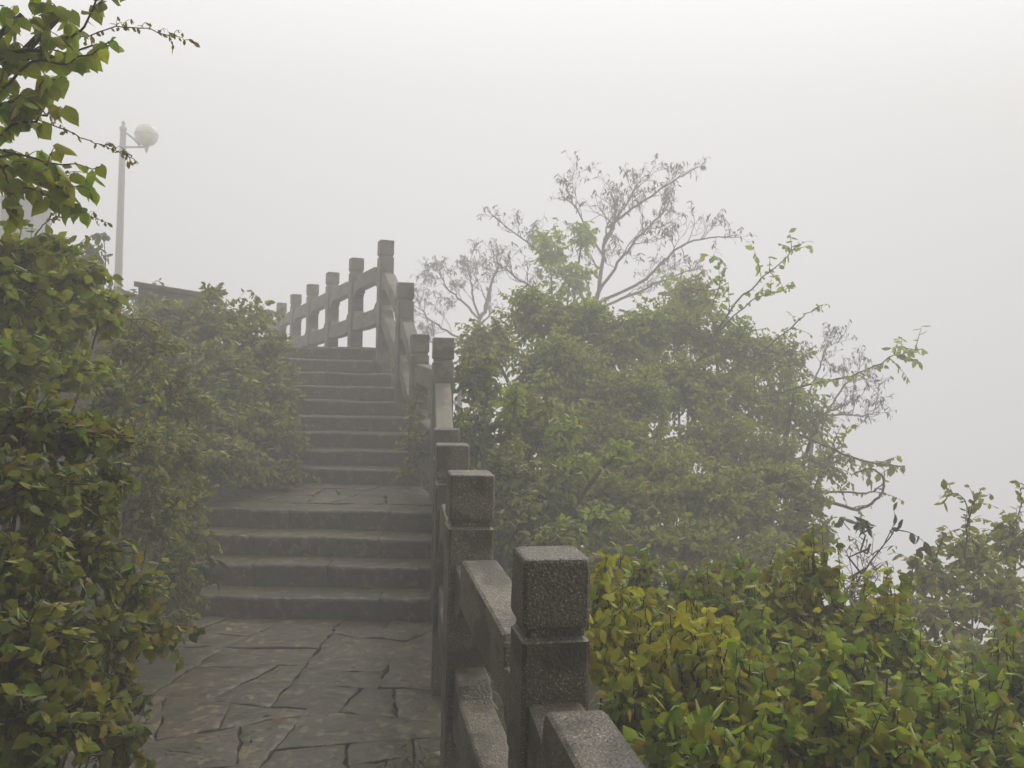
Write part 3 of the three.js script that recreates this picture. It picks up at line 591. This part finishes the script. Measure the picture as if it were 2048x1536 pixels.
plant({
  name: 'hillside_tree', label: 'lower dense green tree beneath the spreading crown, right of the nearest post', category: 'tree', tree: true, seed: 34, base: G(1390, 6.4), stem: 0.03, spread: 0.2,
  leaf: { len: 0.044, gap: 0.03, droop: 0.5, kind: 'oval', palette: P.tree.concat(P.tree, P.olive) },
  more: 3, clumps: [C(1180, 990, 6.6, 90, 70, null, 110), C(1290, 1010, 6.5, 100, 70, null, 120), C(1400, 1000, 6.6, 90, 70, null, 100), C(1500, 1030, 6.7, 80, 70, null, 80), C(1590, 1060, 6.8, 55, 50, null, 50), C(1240, 1090, 6.1, 100, 50, null, 90), C(1380, 1090, 6.1, 110, 60, null, 110), C(1520, 1110, 6.2, 90, 50, null, 80), C(1600, 1130, 6.4, 40, 40, null, 40), C(1610, 1000, 6.9, 50, 50, null, 44), C(1560, 960, 7.0, 60, 50, null, 50), C(1640, 1075, 6.7, 34, 44, null, 30), C(1470, 970, 6.9, 70, 50, null, 60), C(1330, 950, 6.8, 70, 50, null, 60)],
});
DS = 1;
plant({
  name: 'leafy_shrub', label: 'brownish dry shrub between the nearest post and the yellow shrubs', category: 'shrub', seed: 35, base: G(1280, 4.6), spread: 0.5,
  leaf: { len: 0.05, gap: 0.034, droop: 0.5, kind: 'oval', palette: P.brown.concat(P.deep, P.olive) },
  clumps: [C(1220, 1140, 5.0, 80, 60, null, 60), C(1330, 1160, 4.8, 90, 60, null, 70), C(1450, 1170, 4.8, 80, 50, null, 60), C(1550, 1180, 4.9, 70, 50, null, 46), C(1250, 1230, 4.2, 90, 60, null, 60), C(1380, 1240, 4.1, 90, 60, null, 60)],
});
DS = 1.25;
for (const [i, [x0, y0, D, label, cl, seed, pal]] of [
  [1112, 560, 10.5, 'pale lime bush showing through the bare tree branches', [C(1100, 500, 10.5, 45, 50, 0.3, 44), C(1165, 470, 10.7, 36, 34, 0.25, 30), C(1140, 560, 10.3, 60, 50, 0.3, 44)], 41, P.lime],
  [1380, 640, 9.8, 'lime green bush top right of the bare tree trunk', [C(1350, 590, 9.8, 40, 45, 0.3, 36), C(1385, 620, 9.8, 40, 50, 0.3, 40)], 42, P.lime],
].entries()) plant({ name: 'leafy_shrub', label, category: 'shrub', seed, base: G(x0, D), leaf: { len: 0.075, gap: 0.045, droop: 0.5, kind: 'oval', palette: pal }, clumps: cl, stem: 0.03 });
DS = 1;
plant({
  name: 'leafy_shrub', label: 'grey-green bush at the right edge of the picture', category: 'shrub', seed: 51, base: G(1960, 4.8), stem: 0.016,
  leaf: { len: 0.05, gap: 0.032, droop: 0.5, kind: 'oval', palette: P.olive.concat(P.tree) },  solo: 120,
  clumps: [C(2030, 1080, 5.3, 60, 60, null, 50), C(1950, 1110, 5.2, 70, 55, null, 56), C(1870, 1150, 5.1, 60, 50, null, 40), C(1990, 1190, 4.9, 90, 70, null, 80), C(1890, 1230, 4.8, 80, 55, null, 60), C(2040, 1270, 4.6, 80, 70, null, 60), C(1950, 1310, 4.4, 80, 50, null, 50), C(1820, 1210, 5.0, 50, 35, null, 26)],
  sprays: [{ pts: A([[1930, 1120], [1935, 1050], [1950, 1000], [1965, 975]], 5.0), r: 0.006, side: 7, sideLen: 0.13 }, { pts: A([[1940, 1060], [1930, 1000], [1905, 985], [1895, 978]], 5.0), r: 0.004, side: 3, sideLen: 0.1 }, { pts: A([[2010, 1080], [2040, 1020], [2042, 975]], 5.2), r: 0.005, side: 4, sideLen: 0.1 }, { pts: A([[1870, 1150], [1880, 1090], [1900, 1060]], 5.1), side: 5, sideLen: 0.12 }],
});
plant({
  name: 'large_leaf_sapling', label: 'thin sapling with large dark drooping leaves beside the right edge bush', category: 'sapling', seed: 52, base: G(1690, 4.6), noStem: true,
  leaf: { len: 0.1, gap: 0.05, droop: 0.9, kind: 'oval', palette: [[0.08, 0.1, 0.025], [0.11, 0.13, 0.03]] }, solo: 60, clumps: [],
  sprays: [
    { pts: [G(1690, 4.6), ...A([[1705, 1200], [1722, 1110], [1733, 1060], [1735, 1042]], 4.6)], r: 0.009, from: 0.955, gap: 0.016, n: 24, leaf: { len: 0.075, droop: 0.5 } },
    { pts: A([[1710, 1170], [1745, 1120], [1790, 1060], [1806, 1040]], 4.6), r: 0.006, from: 0.8, gap: 0.04, leaf: { len: 0.06 } },
    { pts: A([[1770, 1085], [1790, 1040], [1788, 1020]], 4.6), r: 0.003, from: 0.9, gap: 0.2, leaf: { len: 0.07 } },
    { pts: A([[1790, 1060], [1820, 1065], [1850, 1085]], 4.6), r: 0.004, from: 0.5, gap: 0.05, leaf: { len: 0.06 } },
    { pts: A([[1700, 1060], [1680, 1035], [1690, 1035]], 5.0), r: 0.003, from: 0.5, gap: 0.03, leaf: { len: 0.06 } },
    { pts: A([[1820, 1200], [1826, 1130], [1835, 1100]], 4.6), r: 0.004, from: 0.3, gap: 0.03, leaf: { len: 0.07 } },
    { pts: A([[1660, 1180], [1640, 1130], [1610, 1090]], 5.0), r: 0.005, from: 0.3, gap: 0.035, leaf: { len: 0.065, palette: P.deep } },
  ],
});
plant({
  name: 'bare_twig_shrub', label: 'nearly bare twiggy shrub against the fog left of the right edge bush', category: 'shrub', seed: 53, base: G(1715, 5.2), noStem: true,
  leaf: { len: 0.035, gap: 0.09, droop: 0.4, kind: 'lance', palette: P.brown },
  sprays: [[1680, 1130], [1700, 1090], [1730, 1080], [1755, 1100], [1765, 1130], [1690, 1160], [1745, 1150], [1715, 1110]].map(([x, y]) => ({ pts: [G(1715, 5.2), ...A([[1715, 1230], [1718 + (x - 1718) * 0.4, 1180], [x, y]], 5.2)], r: 0.006, r1: 0.002, from: 0.7, side: 8, sideLen: 0.16, n: 16 })),
});
// the yellow and lime shrubs in front, right of the balustrade
plant({
  name: 'leafy_shrub', label: 'shadowed olive shrub glimpsed through gaps behind the lime shrubs at lower right', category: 'shrub', seed: 54, base: G(1800, 4.2), spread: 0.6,
  leaf: { len: 0.055, gap: 0.036, droop: 0.5, kind: 'oval', palette: P.olive.concat(P.tree) }, more: 1.8,
  clumps: [C(1780, 1390, 4.2, 110, 80, null, 60), C(1930, 1420, 4.1, 110, 80, null, 60), C(2050, 1380, 4.2, 90, 90, null, 50), C(1650, 1470, 3.9, 110, 80, null, 60), C(1500, 1490, 3.8, 100, 70, null, 50), C(1380, 1490, 3.7, 90, 70, null, 44), C(1830, 1500, 3.8, 120, 70, null, 60), C(2000, 1520, 3.7, 110, 70, null, 56), C(1860, 1320, 4.4, 90, 50, null, 44), C(1560, 1390, 4.0, 90, 60, null, 44)],
});
DS = 0.78;
function shoots(clumps, seed) {                       // thin upright shoots standing out of each clump
  const R = rng(seed * 7 + 1), out = [];
  for (const k of clumps) for (let i = 0; i < 8; i++) {
    const s = k.c.clone().add(V((R() - 0.5) * 1.5 * k.r[0], -0.3 * k.r[1], (R() - 0.5) * k.r[2])), e = s.clone().add(V((R() - 0.5) * 0.8 * k.r[0], k.r[1] * lerp(1.4, 3.0, R() ** 1.5), (R() - 0.5) * 0.5 * k.r[0]));
    out.push({ pts: [s, s.clone().lerp(e, 0.5).add(V((R() - 0.5) * 0.03, 0, 0)), e], r: 0.0028, from: 0.25, n: 8, side: 2, sideLen: 0.05 });
  }
  return out;
}
const near = (label, seed, px, D, pal, kind, len, droop, clumps, sprays, solo = 300) => plant({ name: 'leafy_shrub', label, category: 'shrub', seed, base: G(px, D), spread: 0.6, stem: 0.008, twig: 0.0022, solo, trans: 0.45, leaf: { len: len * 0.68, gap: len * 0.42, droop, kind, palette: pal, wild: 1.1 }, clumps, more: 1.6, sprays: [...sprays, ...shoots(clumps, seed)] });
near('yellow drooping shrub touching the right side of the nearest post', 61, 1230, 3.0, P.yellow, 'oval', 0.065, 0.95,
  [C(1215, 1230, 3.1, 40, 50, 0.12, 20), C(1250, 1300, 3.0, 50, 50, 0.15, 22), C(1205, 1340, 2.8, 40, 50, 0.12, 14)], [{ pts: A([[1210, 1330], [1200, 1230], [1192, 1165]], 3.1), side: 5, sideLen: 0.08 }, { pts: A([[1250, 1400], [1248, 1280], [1262, 1190]], 3.0), r: 0.004, side: 5, sideLen: 0.08 }, { pts: A([[1290, 1400], [1300, 1280], [1290, 1215]], 2.9), r: 0.004, side: 5, sideLen: 0.08 }], 200);
near('golden yellow shrub with dark upright stems at bottom centre right', 62, 1400, 2.7, P.yellow, 'oval', 0.062, 0.95,
  [C(1390, 1300, 2.8, 70, 40, 0.15, 30), C(1320, 1370, 2.7, 70, 50, 0.15, 34), C(1430, 1370, 2.75, 60, 60, 0.15, 34), C(1290, 1430, 2.6, 60, 50, 0.15, 22), C(1400, 1450, 2.6, 60, 50, 0.15, 20)],
  [{ pts: [G(1380, 2.65), ...A([[1378, 1500], [1382, 1400], [1390, 1270]], 2.65)], r: 0.009, from: 0.75, side: 5, sideLen: 0.1, n: 20 }, { pts: A([[1415, 1540], [1420, 1460], [1440, 1380], [1445, 1320]], 2.6), r: 0.006, from: 0.4, side: 5, sideLen: 0.1 }, { pts: A([[1330, 1500], [1322, 1380], [1345, 1270]], 2.7), r: 0.005, from: 0.4, side: 6, sideLen: 0.1 }, { pts: A([[1480, 1500], [1470, 1400], [1480, 1290]], 2.75), r: 0.005, from: 0.4, side: 6, sideLen: 0.1 }, { pts: A([[1390, 1540], [1410, 1460], [1470, 1380]], 2.6), r: 0.004, from: 0.5, side: 4, sideLen: 0.09 }]);
near('tall olive yellow shrub rising highest of the front right shrubs', 63, 1620, 3.6, P.yellow.concat(P.olive, P.lime), 'heart', 0.058, 0.75,
  [C(1620, 1170, 3.8, 50, 60, 0.2, 34), C(1570, 1220, 3.7, 60, 50, 0.2, 34), C(1640, 1270, 3.6, 80, 60, 0.2, 46), C(1730, 1280, 3.6, 80, 60, 0.2, 50), C(1540, 1300, 3.5, 70, 50, 0.2, 36), C(1780, 1250, 3.7, 45, 45, 0.2, 22), C(1680, 1350, 3.4, 90, 50, 0.2, 46)],
  [{ pts: A([[1625, 1400], [1618, 1280], [1632, 1150], [1625, 1115]], 3.7), r: 0.01, from: 0.55, side: 6, sideLen: 0.1 }, { pts: A([[1690, 1400], [1660, 1290], [1648, 1270]], 3.5), r: 0.007, from: 0.6, side: 3, sideLen: 0.1 }]);
near('mixed green shrub with a round lime leaf cluster above the yellow shrubs', 64, 1400, 4.0, P.lime.concat(P.olive), 'heart', 0.06, 0.6,
  [C(1290, 1185, 4.0, 40, 32, 0.15, 18), C(1370, 1210, 4.0, 50, 35, 0.15, 20), C(1450, 1230, 3.9, 60, 45, 0.2, 28), C(1500, 1200, 4.1, 50, 40, 0.2, 20), C(1330, 1270, 3.6, 60, 40, 0.2, 26), C(1480, 1320, 3.4, 70, 50, 0.2, 36), C(1550, 1380, 3.2, 70, 50, 0.2, 30)], [], 200);
near('bright green round-leaved shrub along the bottom edge', 65, 1620, 2.5, P.lime.concat(P.lime, P.olive), 'heart', 0.062, 0.55,
  [C(1500, 1460, 2.5, 80, 60, 0.18, 36), C(1640, 1400, 2.8, 60, 50, 0.18, 26), C(1620, 1490, 2.4, 80, 60, 0.18, 34), C(1740, 1430, 2.6, 80, 60, 0.18, 36), C(1350, 1510, 2.3, 70, 40, 0.15, 22), C(1740, 1520, 2.3, 90, 50, 0.18, 32), C(1460, 1530, 2.2, 70, 40, 0.15, 22), C(1240, 1480, 2.6, 50, 50, 0.15, 18)],
  [{ pts: A([[1690, 1330], [1760, 1400], [1850, 1450], [1960, 1510]], 2.6), r: 0.006, from: 2, leaf: { tip: false } }]);
near('dense lime and olive shrub in the bottom right corner', 66, 1950, 2.9, P.lime.concat(P.lime, P.olive), 'heart', 0.052, 0.6,
  [C(1870, 1370, 3.3, 60, 45, 0.2, 34), C(1960, 1400, 3.1, 80, 50, 0.2, 44), C(2040, 1390, 3.1, 60, 60, 0.2, 36), C(1850, 1460, 2.8, 80, 60, 0.2, 42), C(1980, 1490, 2.6, 90, 60, 0.2, 46), C(1860, 1540, 2.4, 80, 40, 0.2, 30), C(1810, 1330, 3.5, 40, 40, 0.2, 20)],
  [{ pts: A([[1880, 1560], [1930, 1480], [1960, 1420], [1990, 1400]], 3.0), r: 0.005, side: 4, sideLen: 0.1, from: 0.3, leaf: { len: 0.05, palette: P.lime.slice(3) } }]);

DS = 1;
// ------------------------------------------------------------------ bare trees
function bareTree(label, seed, base, limbs, o) {
  const R = rng(seed), t = thing('bare_tree', base, label, 'tree'), wood = new MB(), tips = [], K = o.k;
  const grow = (p, dir, len, r, depth) => {
    const pts = [p]; let q = p.clone(), d = dir.clone();
    const n = 5; for (let i = 0; i < n; i++) { d.addScaledVector(rv(R), 0.28).addScaledVector(V(0, 1, 0), 0.06).normalize(); q = q.clone().addScaledVector(d, len / n); pts.push(q); }
    wood.tube(pts, pts.map((_, i) => Math.max(0.0024 * K, lerp(r, r * 0.55, i / n))), depth > 1 ? 5 : 3);
    if (depth <= 0) { tips.push([q, d]); return; }
    const k = 2 + (R() < 0.55 ? 1 : 0);
    for (let j = 0; j < k; j++) { const w = rv(R); w.z *= 0.7; grow(j ? pts[2 + Math.floor(R() * 3)] : q, d.clone().multiplyScalar(0.75).add(w.multiplyScalar(0.75)).normalize(), len * lerp(0.6, 0.85, R()), r * 0.58, depth - 1); }
  };
  for (let [pts, R0, R1, subs, len0, depth] of limbs) {
    const r0 = R0 * K * 0.62, r1 = R1 * K * 0.6, len = len0 * K * 0.56; subs = Math.round(subs * 1.25); if (subs) depth++;
    const c = curve(pts, 16); c.forEach((p, i) => { if (i && i < 16) p.addScaledVector(rv(R), r0 * 0.9); });
    wood.tube(c, c.map((_, i) => lerp(r0, r1, i / 16)), 6);
    for (let k = 0; k < subs; k++) {
      const i = 4 + Math.floor((k + R()) / subs * 12), d = c[Math.min(16, i + 1)].clone().sub(c[i - 1]).normalize(), w = rv(R); w.z *= 0.6; w.y += 0.2;
      grow(c[Math.min(16, i)], d.multiplyScalar(0.5).add(w.multiplyScalar(0.9)).normalize(), len * lerp(0.6, 1.15, R()), r1 * 0.85, depth);
    }
    grow(c[16], c[16].clone().sub(c[13]).normalize(), len * 0.4, r1 * 0.9, depth - 1);
  }
  const wg = wood.geo(); wg.translate(-base.x, -base.y, -base.z); mesh('trunk', wg, bark, t);
  const ms = [[], []];
  for (const [p, d] of tips) {                        // a small whorl of narrow hanging leaves at each twig tip
    const k = Math.floor(lerp(o.tuft[0], o.tuft[1] + 1, R()));
    for (let j = 0; j < k; j++) {
      const dir = d.clone().multiplyScalar(0.3).add(V(R() * 2 - 1, -0.15 - 0.75 * R(), R() * 2 - 1)).normalize();
      ms[R() < 0.5 ? 0 : 1].push(leafMatrix(p.clone().sub(base).addScaledVector(rv(R), 0.02), dir, V(0, 1, 0).addScaledVector(rv(R), 0.6), o.len * K * lerp(0.6, 1.2, R()), 1.1));
    }
  }
  ms.forEach((m, g) => { const im = new THREE.InstancedMesh(LEAF.lance[g], leafMat([1, 1, 1]), m.length), c = new THREE.Color(); im.name = 'crown'; im.userData.kind = 'stuff'; m.forEach((x, i) => { im.setMatrixAt(i, x); const v = lerp(0.7, 1.2, R()); im.setColorAt(i, c.setRGB(0.11 * v, 0.1 * v, 0.055 * v)); }); im.castShadow = true; t.add(im); });
}
{
  const D = 16.5, b = G(1150, D);
  bareTree('tall nearly bare tree whose branches fan out into the fog at centre', 71, b, [
    [[b, ...A([[1160, 800], [1175, 640], [1190, 600]], D)], 0.1, 0.06, 0, 0.5, 1],
    [A([[1180, 640], [1200, 560], [1212, 480], [1225, 455], [1232, 425]], D), 0.055, 0.026, 5, 0.5, 2],
    [A([[1215, 455], [1270, 415], [1330, 372], [1390, 337]], D), 0.032, 0.014, 5, 0.38, 2],
    [A([[1190, 600], [1240, 520], [1290, 460], [1330, 420]], D), 0.038, 0.018, 7, 0.45, 3],
    [A([[1190, 610], [1290, 560], [1350, 500], [1400, 478], [1450, 475]], D - 0.6), 0.035, 0.014, 8, 0.4, 2],
    [A([[1180, 620], [1120, 540], [1060, 490], [985, 430]], D + 0.4), 0.036, 0.015, 8, 0.42, 2],
    [A([[1205, 510], [1170, 450], [1148, 410], [1132, 368]], D + 0.3), 0.028, 0.013, 6, 0.38, 2],
    [A([[1170, 640], [1090, 590], [1040, 560], [1000, 530]], D - 0.3), 0.035, 0.015, 6, 0.4, 2],
    [A([[1190, 620], [1260, 590], [1330, 560], [1380, 540]], D + 0.4), 0.035, 0.015, 7, 0.4, 2],
    [A([[1212, 480], [1238, 430], [1262, 395], [1280, 362]], D + 0.2), 0.028, 0.013, 6, 0.38, 2],
  ], { tuft: [0, 2], len: 0.075, k: 1.37 });
  const E = 20.5, e = G(900, E);
  bareTree('smaller fainter bare tree left of the tall bare tree', 72, e, [
    [[e, ...A([[930, 720], [960, 640], [975, 600]], E)], 0.09, 0.05, 3, 0.5, 2],
    [A([[975, 620], [985, 560], [995, 530], [985, 500]], E), 0.045, 0.02, 4, 0.4, 2],
    [A([[960, 640], [920, 600], [890, 570], [880, 545]], E), 0.04, 0.016, 7, 0.42, 3],
    [A([[945, 690], [890, 660], [850, 630], [835, 600]], E), 0.04, 0.016, 7, 0.42, 3],
    [A([[960, 640], [945, 590], [940, 550], [930, 530]], E), 0.04, 0.016, 6, 0.4, 3],
    [A([[930, 710], [880, 690], [850, 680], [830, 670]], E), 0.035, 0.015, 6, 0.38, 2],
  ], { tuft: [0, 2], len: 0.07, k: 1.32 });
  const H = 13.5, h = G(1620, H);
  bareTree('fine bare twigs sticking out right of the spreading tree', 73, h, [
    [[h, ...A([[1620, 900], [1650, 830], [1690, 810]], H)], 0.05, 0.02, 4, 0.3, 2],
    [A([[1650, 830], [1690, 770], [1720, 750], [1738, 770]], H), 0.022, 0.01, 7, 0.28, 2],
    [A([[1650, 830], [1700, 830], [1730, 830], [1750, 825]], H), 0.022, 0.01, 6, 0.28, 2],
    [A([[1600, 830], [1640, 730], [1650, 700], [1655, 690]], H), 0.022, 0.01, 6, 0.28, 2],
  ], { tuft: [0, 2], len: 0.06, k: 1.29 });
}

// ------------------------------------------------------------------ lamp post
{
  const D = 18, foot = at(232, 640, D), top = at(247, 240, D), base = V(foot.x, ground(foot.x, foot.z), foot.z);
  const t = thing('street_lamp', base, 'leaning pale lamp post with one round globe on a side bracket', 'street lamp');
  const axis = top.clone().sub(base), H = axis.length(), metal = new THREE.MeshStandardMaterial({ color: new THREE.Color().setRGB(0.45, 0.45, 0.43), roughness: 0.6, metalness: 0.2 });
  const pole = mesh('pole', new THREE.LatheGeometry([[0, 0], [0.16, 0], [0.16, 0.5], [0.13, 0.6], [0.095, 0.7], [0.085, 1.2], [0.062, H - 0.62], [0.07, H - 0.6], [0.07, H - 0.56], [0.062, H - 0.54], [0.06, H - 0.22], [0.075, H - 0.2], [0.075, H - 0.16], [0.04, H - 0.13], [0.03, H - 0.09], [0.045, H - 0.06], [0.02, H - 0.03], [0, H]].map(([x, y]) => new THREE.Vector2(x, y)), 20), metal, t);
  pole.quaternion.setFromUnitVectors(V(0, 1, 0), axis.clone().normalize());
  const g0 = at(293, 270, D).sub(base), p1 = at(249, 294, D).sub(base), p2 = at(293, 294, D).sub(base), m = new MB();
  m.tube([p1, p1.clone().lerp(p2, 0.5), p2], [0.022, 0.022, 0.022], 8);
  m.tube(bez(at(252, 266, D).sub(base), at(266, 274, D).sub(base), at(279, 291, D).sub(base), 8), Array(9).fill(0.022), 8);
  m.tube([at(293, 306, D).sub(base), at(293, 300, D).sub(base), at(293, 288, D).sub(base)], [0.012, 0.035, 0.06], 10);
  mesh('bracket', m.geo(), metal, t);
  const globe = mesh('globe', new THREE.SphereGeometry(0.235, 28, 20), new THREE.MeshPhysicalMaterial({ color: new THREE.Color().setRGB(0.82, 0.8, 0.7), roughness: 0.35, transmission: 0.25, thickness: 0 }), t); globe.position.copy(g0);
  const band = mesh('globe_seam', new THREE.TorusGeometry(0.235, 0.006, 6, 32), metal, globe); band.rotation.x = Math.PI / 2;
}
// ------------------------------------------------------------------ slab, block, rock and ledge
{
  const D = 10, a = at(287, 566, D), b = at(402, 584, D + 0.3), c = V(lerp(a.x, b.x, 0.5), 0, lerp(a.z, b.z, 0.5)), base = V(c.x, ground(c.x, c.z) - 0.1, c.z);
  const t = thing('stone_wall', base, 'dark stone wall end with a sloping coping above the left bush', 'wall');
  const L = b.x - a.x + 0.12, h0 = a.y - base.y, h1 = b.y - base.y - (a.y - b.y) * 0.7;
  const body = new THREE.Shape([[-0.33, 0], [L - 0.33, 0], [L - 0.33, h1 - 0.05], [-0.33, h0 - 0.05]].map((p) => new THREE.Vector2(...p)));
  mesh('wall_body', boxUV(new THREE.ExtrudeGeometry(body, { depth: 0.3, bevelEnabled: true, bevelSize: 0.01, bevelThickness: 0.01, bevelSegments: 1 }).translate(0, 0, -0.15)), granite[1], t);
  const cop = new THREE.Shape([[-0.37, h0 - 0.036], [L - 0.3, h1 - 0.036], [L - 0.3, h1 + 0.01], [-0.37, h0 + 0.01]].map((p) => new THREE.Vector2(...p)));
  mesh('coping', boxUV(new THREE.ExtrudeGeometry(cop, { depth: 0.36, bevelEnabled: true, bevelSize: 0.008, bevelThickness: 0.008, bevelSegments: 1 }).translate(0, 0, -0.18)), granite[1], t);
}
{
  const D = 20, a = at(18, 398, D), b = at(86, 470, D), base = V((a.x + b.x) / 2, ground((a.x + b.x) / 2, -D), -D), t = thing('pavilion_tower', base, 'pale square block looming in the fog behind the left leaves', 'building');
  const w = b.x - a.x, h = a.y - base.y, plaster = new THREE.MeshStandardMaterial({ color: new THREE.Color().setRGB(0.42, 0.42, 0.4), map: graniteBump, roughness: 0.9 });
  const bx = (x, y, z, X, Y, Z) => boxUV(new THREE.BoxGeometry(x, y, z).translate(X, Y, Z), 0.5);
  mesh('wall', mergeGeometries([bx(w * 0.94, h - 0.16, w * 0.94, 0, (h - 0.16) / 2, 0)]), plaster, t);
  mesh('roof_slab', bx(w, 0.16, w, 0, h - 0.078, 0), plaster, t);
}
function boulder(name, label, p, r, seed, mat) {
  const g = new THREE.IcosahedronGeometry(1, 5), q = g.attributes.position;
  for (let i = 0; i < q.count; i++) { const v = V().fromBufferAttribute(q, i), k = 1 + 0.22 * fbm(v.x * 1.3 + seed, v.y * 1.3, v.z * 1.3) + 0.05 * N3(v.x * 6, v.y * 6, v.z * 6 + seed); q.setXYZ(i, v.x * k * r[0], v.y * k * r[1], v.z * k * r[2]); }
  g.computeVertexNormals();
  const m = mesh(name, boxUV(g, 1.2), mat, null); m.position.copy(p); return tag(m, label, 'rock');
}
boulder('boulder', 'pale rounded rock half hidden under the bush beside the landing', at(512, 940, 7.7), [0.2, 0.17, 0.16], 3, granite[2]);
{
  const p = at(410, 905, 6.9), t = thing('stone_ledge', V(p.x, ground(p.x, p.z), p.z), 'pale flat stone ledge on a short pier poking from the left bush', 'stone ledge'), h = p.y - t.position.y;
  mesh('ledge_slab', boxUV(rough(loftSquare([[0, 0.3], [0.01, 0.32], [0.07, 0.32], [0.08, 0.3]], 0.01), 4, 0.006), 1.2), granite[2], t).position.y = h - 0.08;
  mesh('pier', boxUV(rough(loftSquare([[0, 0.22], [h - 0.08, 0.2]], 0.01), 2, 0.006), 1.2), granite[0], t);
}
for (const [px, py, D, label, c, s] of [[891, 1486, 3.72, 'pale dry fallen leaf lying by the foot of the rail', [0.5, 0.46, 0.3], 0.05], [455, 1247, 5.45, 'small pale fallen leaf lying on the path below the first step', [0.5, 0.4, 0.26], 0.06], [560, 1420, 4.05, 'brown fallen leaf lying flat on the path slabs', [0.3, 0.18, 0.08], 0.045]]) {
  const p = at(px, py, D); p.y = px > 800 ? Math.max(0.02, ground(p.x, p.z) + 0.03) : 0.022;
  const m = mesh('fallen_leaf', LEAF.heart[1], leafMat(c, 0.3)); m.position.copy(p); m.rotation.set(-1.4, 0.3, px * 0.7); m.scale.setScalar(s); tag(m, label, 'leaf');
}
for (const [i, px] of [[0, 862], [1, 815]]) {
  DS = 1; const D = 3.55, p = at(px, 1500, D), b = V(p.x, 0, p.z);
  plant({ name: 'grass_tuft', label: ['dark weed tuft growing under the lower rail at the path edge', 'low dark weed tuft in the path at the bottom edge'][i], category: 'weed', seed: 610 + i, base: b, noStem: true, leaf: { len: 0.03, gap: 0.02, droop: 0.1, kind: 'lance', palette: P.deep }, solo: 60,
    sprays: Array.from({ length: i ? 8 : 16 }, (_, k) => ({ pts: [b.clone().add(V(0.05 * Math.sin(k * 2.4), 0, 0.05 * Math.cos(k * 2.4))), b.clone().add(V(0.08 * Math.sin(k * 2.4), 0.04, 0.08 * Math.cos(k * 2.4))), b.clone().add(V(0.12 * Math.sin(k * 2.4), (i ? 0.05 : 0.09) + 0.03 * Math.sin(k * 5), 0.12 * Math.cos(k * 2.4)))], r: 0.0015, n: 5 })) });
}
// ------------------------------------------------------------------ ground cover, and unseen trees added to keep light off the near faces and fog
{
  const R = rng(91), im = [], cols = [];
  for (let i = 0; i < 26000; i++) {
    const D = 1 + 12 * R(), left = R() < 0.45, x = left ? xl(D) - 0.12 - 3.5 * R() ** 1.4 : xr(D) + 0.16 + 6 * R() ** 1.3, p = V(x, ground(x, -D), -D);
    const dir = V(R() * 2 - 1, 0.3 + R(), R() * 2 - 1).normalize();
    im.push(leafMatrix(p.addScaledVector(V(0, 1, 0), 0.12 * R()), dir, V(0, 1, 0).addScaledVector(rv(R), 0.8), lerp(0.03, 0.08, R()))); cols.push(P.deep.concat(P.olive)[Math.floor(R() * 9)]);
  }
  const m = new THREE.InstancedMesh(LEAF.oval[0], leafMat([1, 1, 1]), im.length), c = new THREE.Color(); m.name = 'ground_cover';
  im.forEach((x, i) => { m.setMatrixAt(i, x); m.setColorAt(i, c.setRGB(...cols[i])); }); scene.add(tag(m, 'low leafy ground cover on the banks beside the path', null, null, 'stuff'));
}
[[-5.5, -1.2, 2.6], [-2.6, -3.6, 3], [2.8, -3.4, 3], [0.2, -3.2, 3.0]].forEach(([x, D, r], i) => {  // out-of-view trees added to block the sky behind the camera
  const b = V(x, ground(x, -D), -D), cl = [];
  for (let k = 0; k < 7; k++) { const a = k * 2.4; cl.push({ c: V(x + Math.cos(a) * r * 0.55, b.y + 1.2 + k * 0.62, -D + Math.sin(a) * r * 0.45), r: [1.3, 0.9, 1.2], n: 170 }); }
  plant({ name: 'added_shade_tree', label: ['unseen dense tree added left of the viewer to block light', 'unseen dense tree added behind the viewer on the left to block light', 'unseen dense tree added behind the viewer on the right to block light', 'unseen dense tree added straight behind the viewer to block light'][i], category: 'tree', tree: true, seed: 500 + i, base: b, stem: 0.06, twig: 0.006, leaf: { len: 0.19, gap: 0.1, droop: 0.4, kind: 'oval', palette: P.deep }, clumps: cl });
});
{
  const b = V(-3.4, ground(-3.4, -1.2), -1.2), cl = [];  // unseen crown added overhead to dim the near fog and path
  for (const [x, y, D, r] of [[-2.6, 4.9, 2.2, 1.0], [-1.2, 4.8, 1.6, 1.1], [-1.6, 5.3, 3.4, 1.1], [-0.3, 5.2, 2.6, 1.1], [0.2, 4.7, 0.6, 1.1], [-2.9, 4.6, 0.4, 1.1], [-1.2, 4.6, -0.6, 1.1], [0.9, 4.9, -0.8, 1.1], [-3.6, 5.0, 3.2, 1.1], [-2.6, 5.6, 4.4, 0.9]]) cl.push({ c: V(x, y, -D), r: [r, r * 0.55, r], n: 70 });
  plant({ name: 'added_shade_tree', label: 'unseen dense tree added to overhang and shade the near end of the path', category: 'tree', tree: true, seed: 520, base: b, stem: 0.06, twig: 0.006, leaf: { len: 0.15, gap: 0.09, droop: 0.4, kind: 'oval', palette: P.deep }, clumps: cl });
}
console.log('leaves', count, 'solo', solos);
renderer.render(scene, camera);
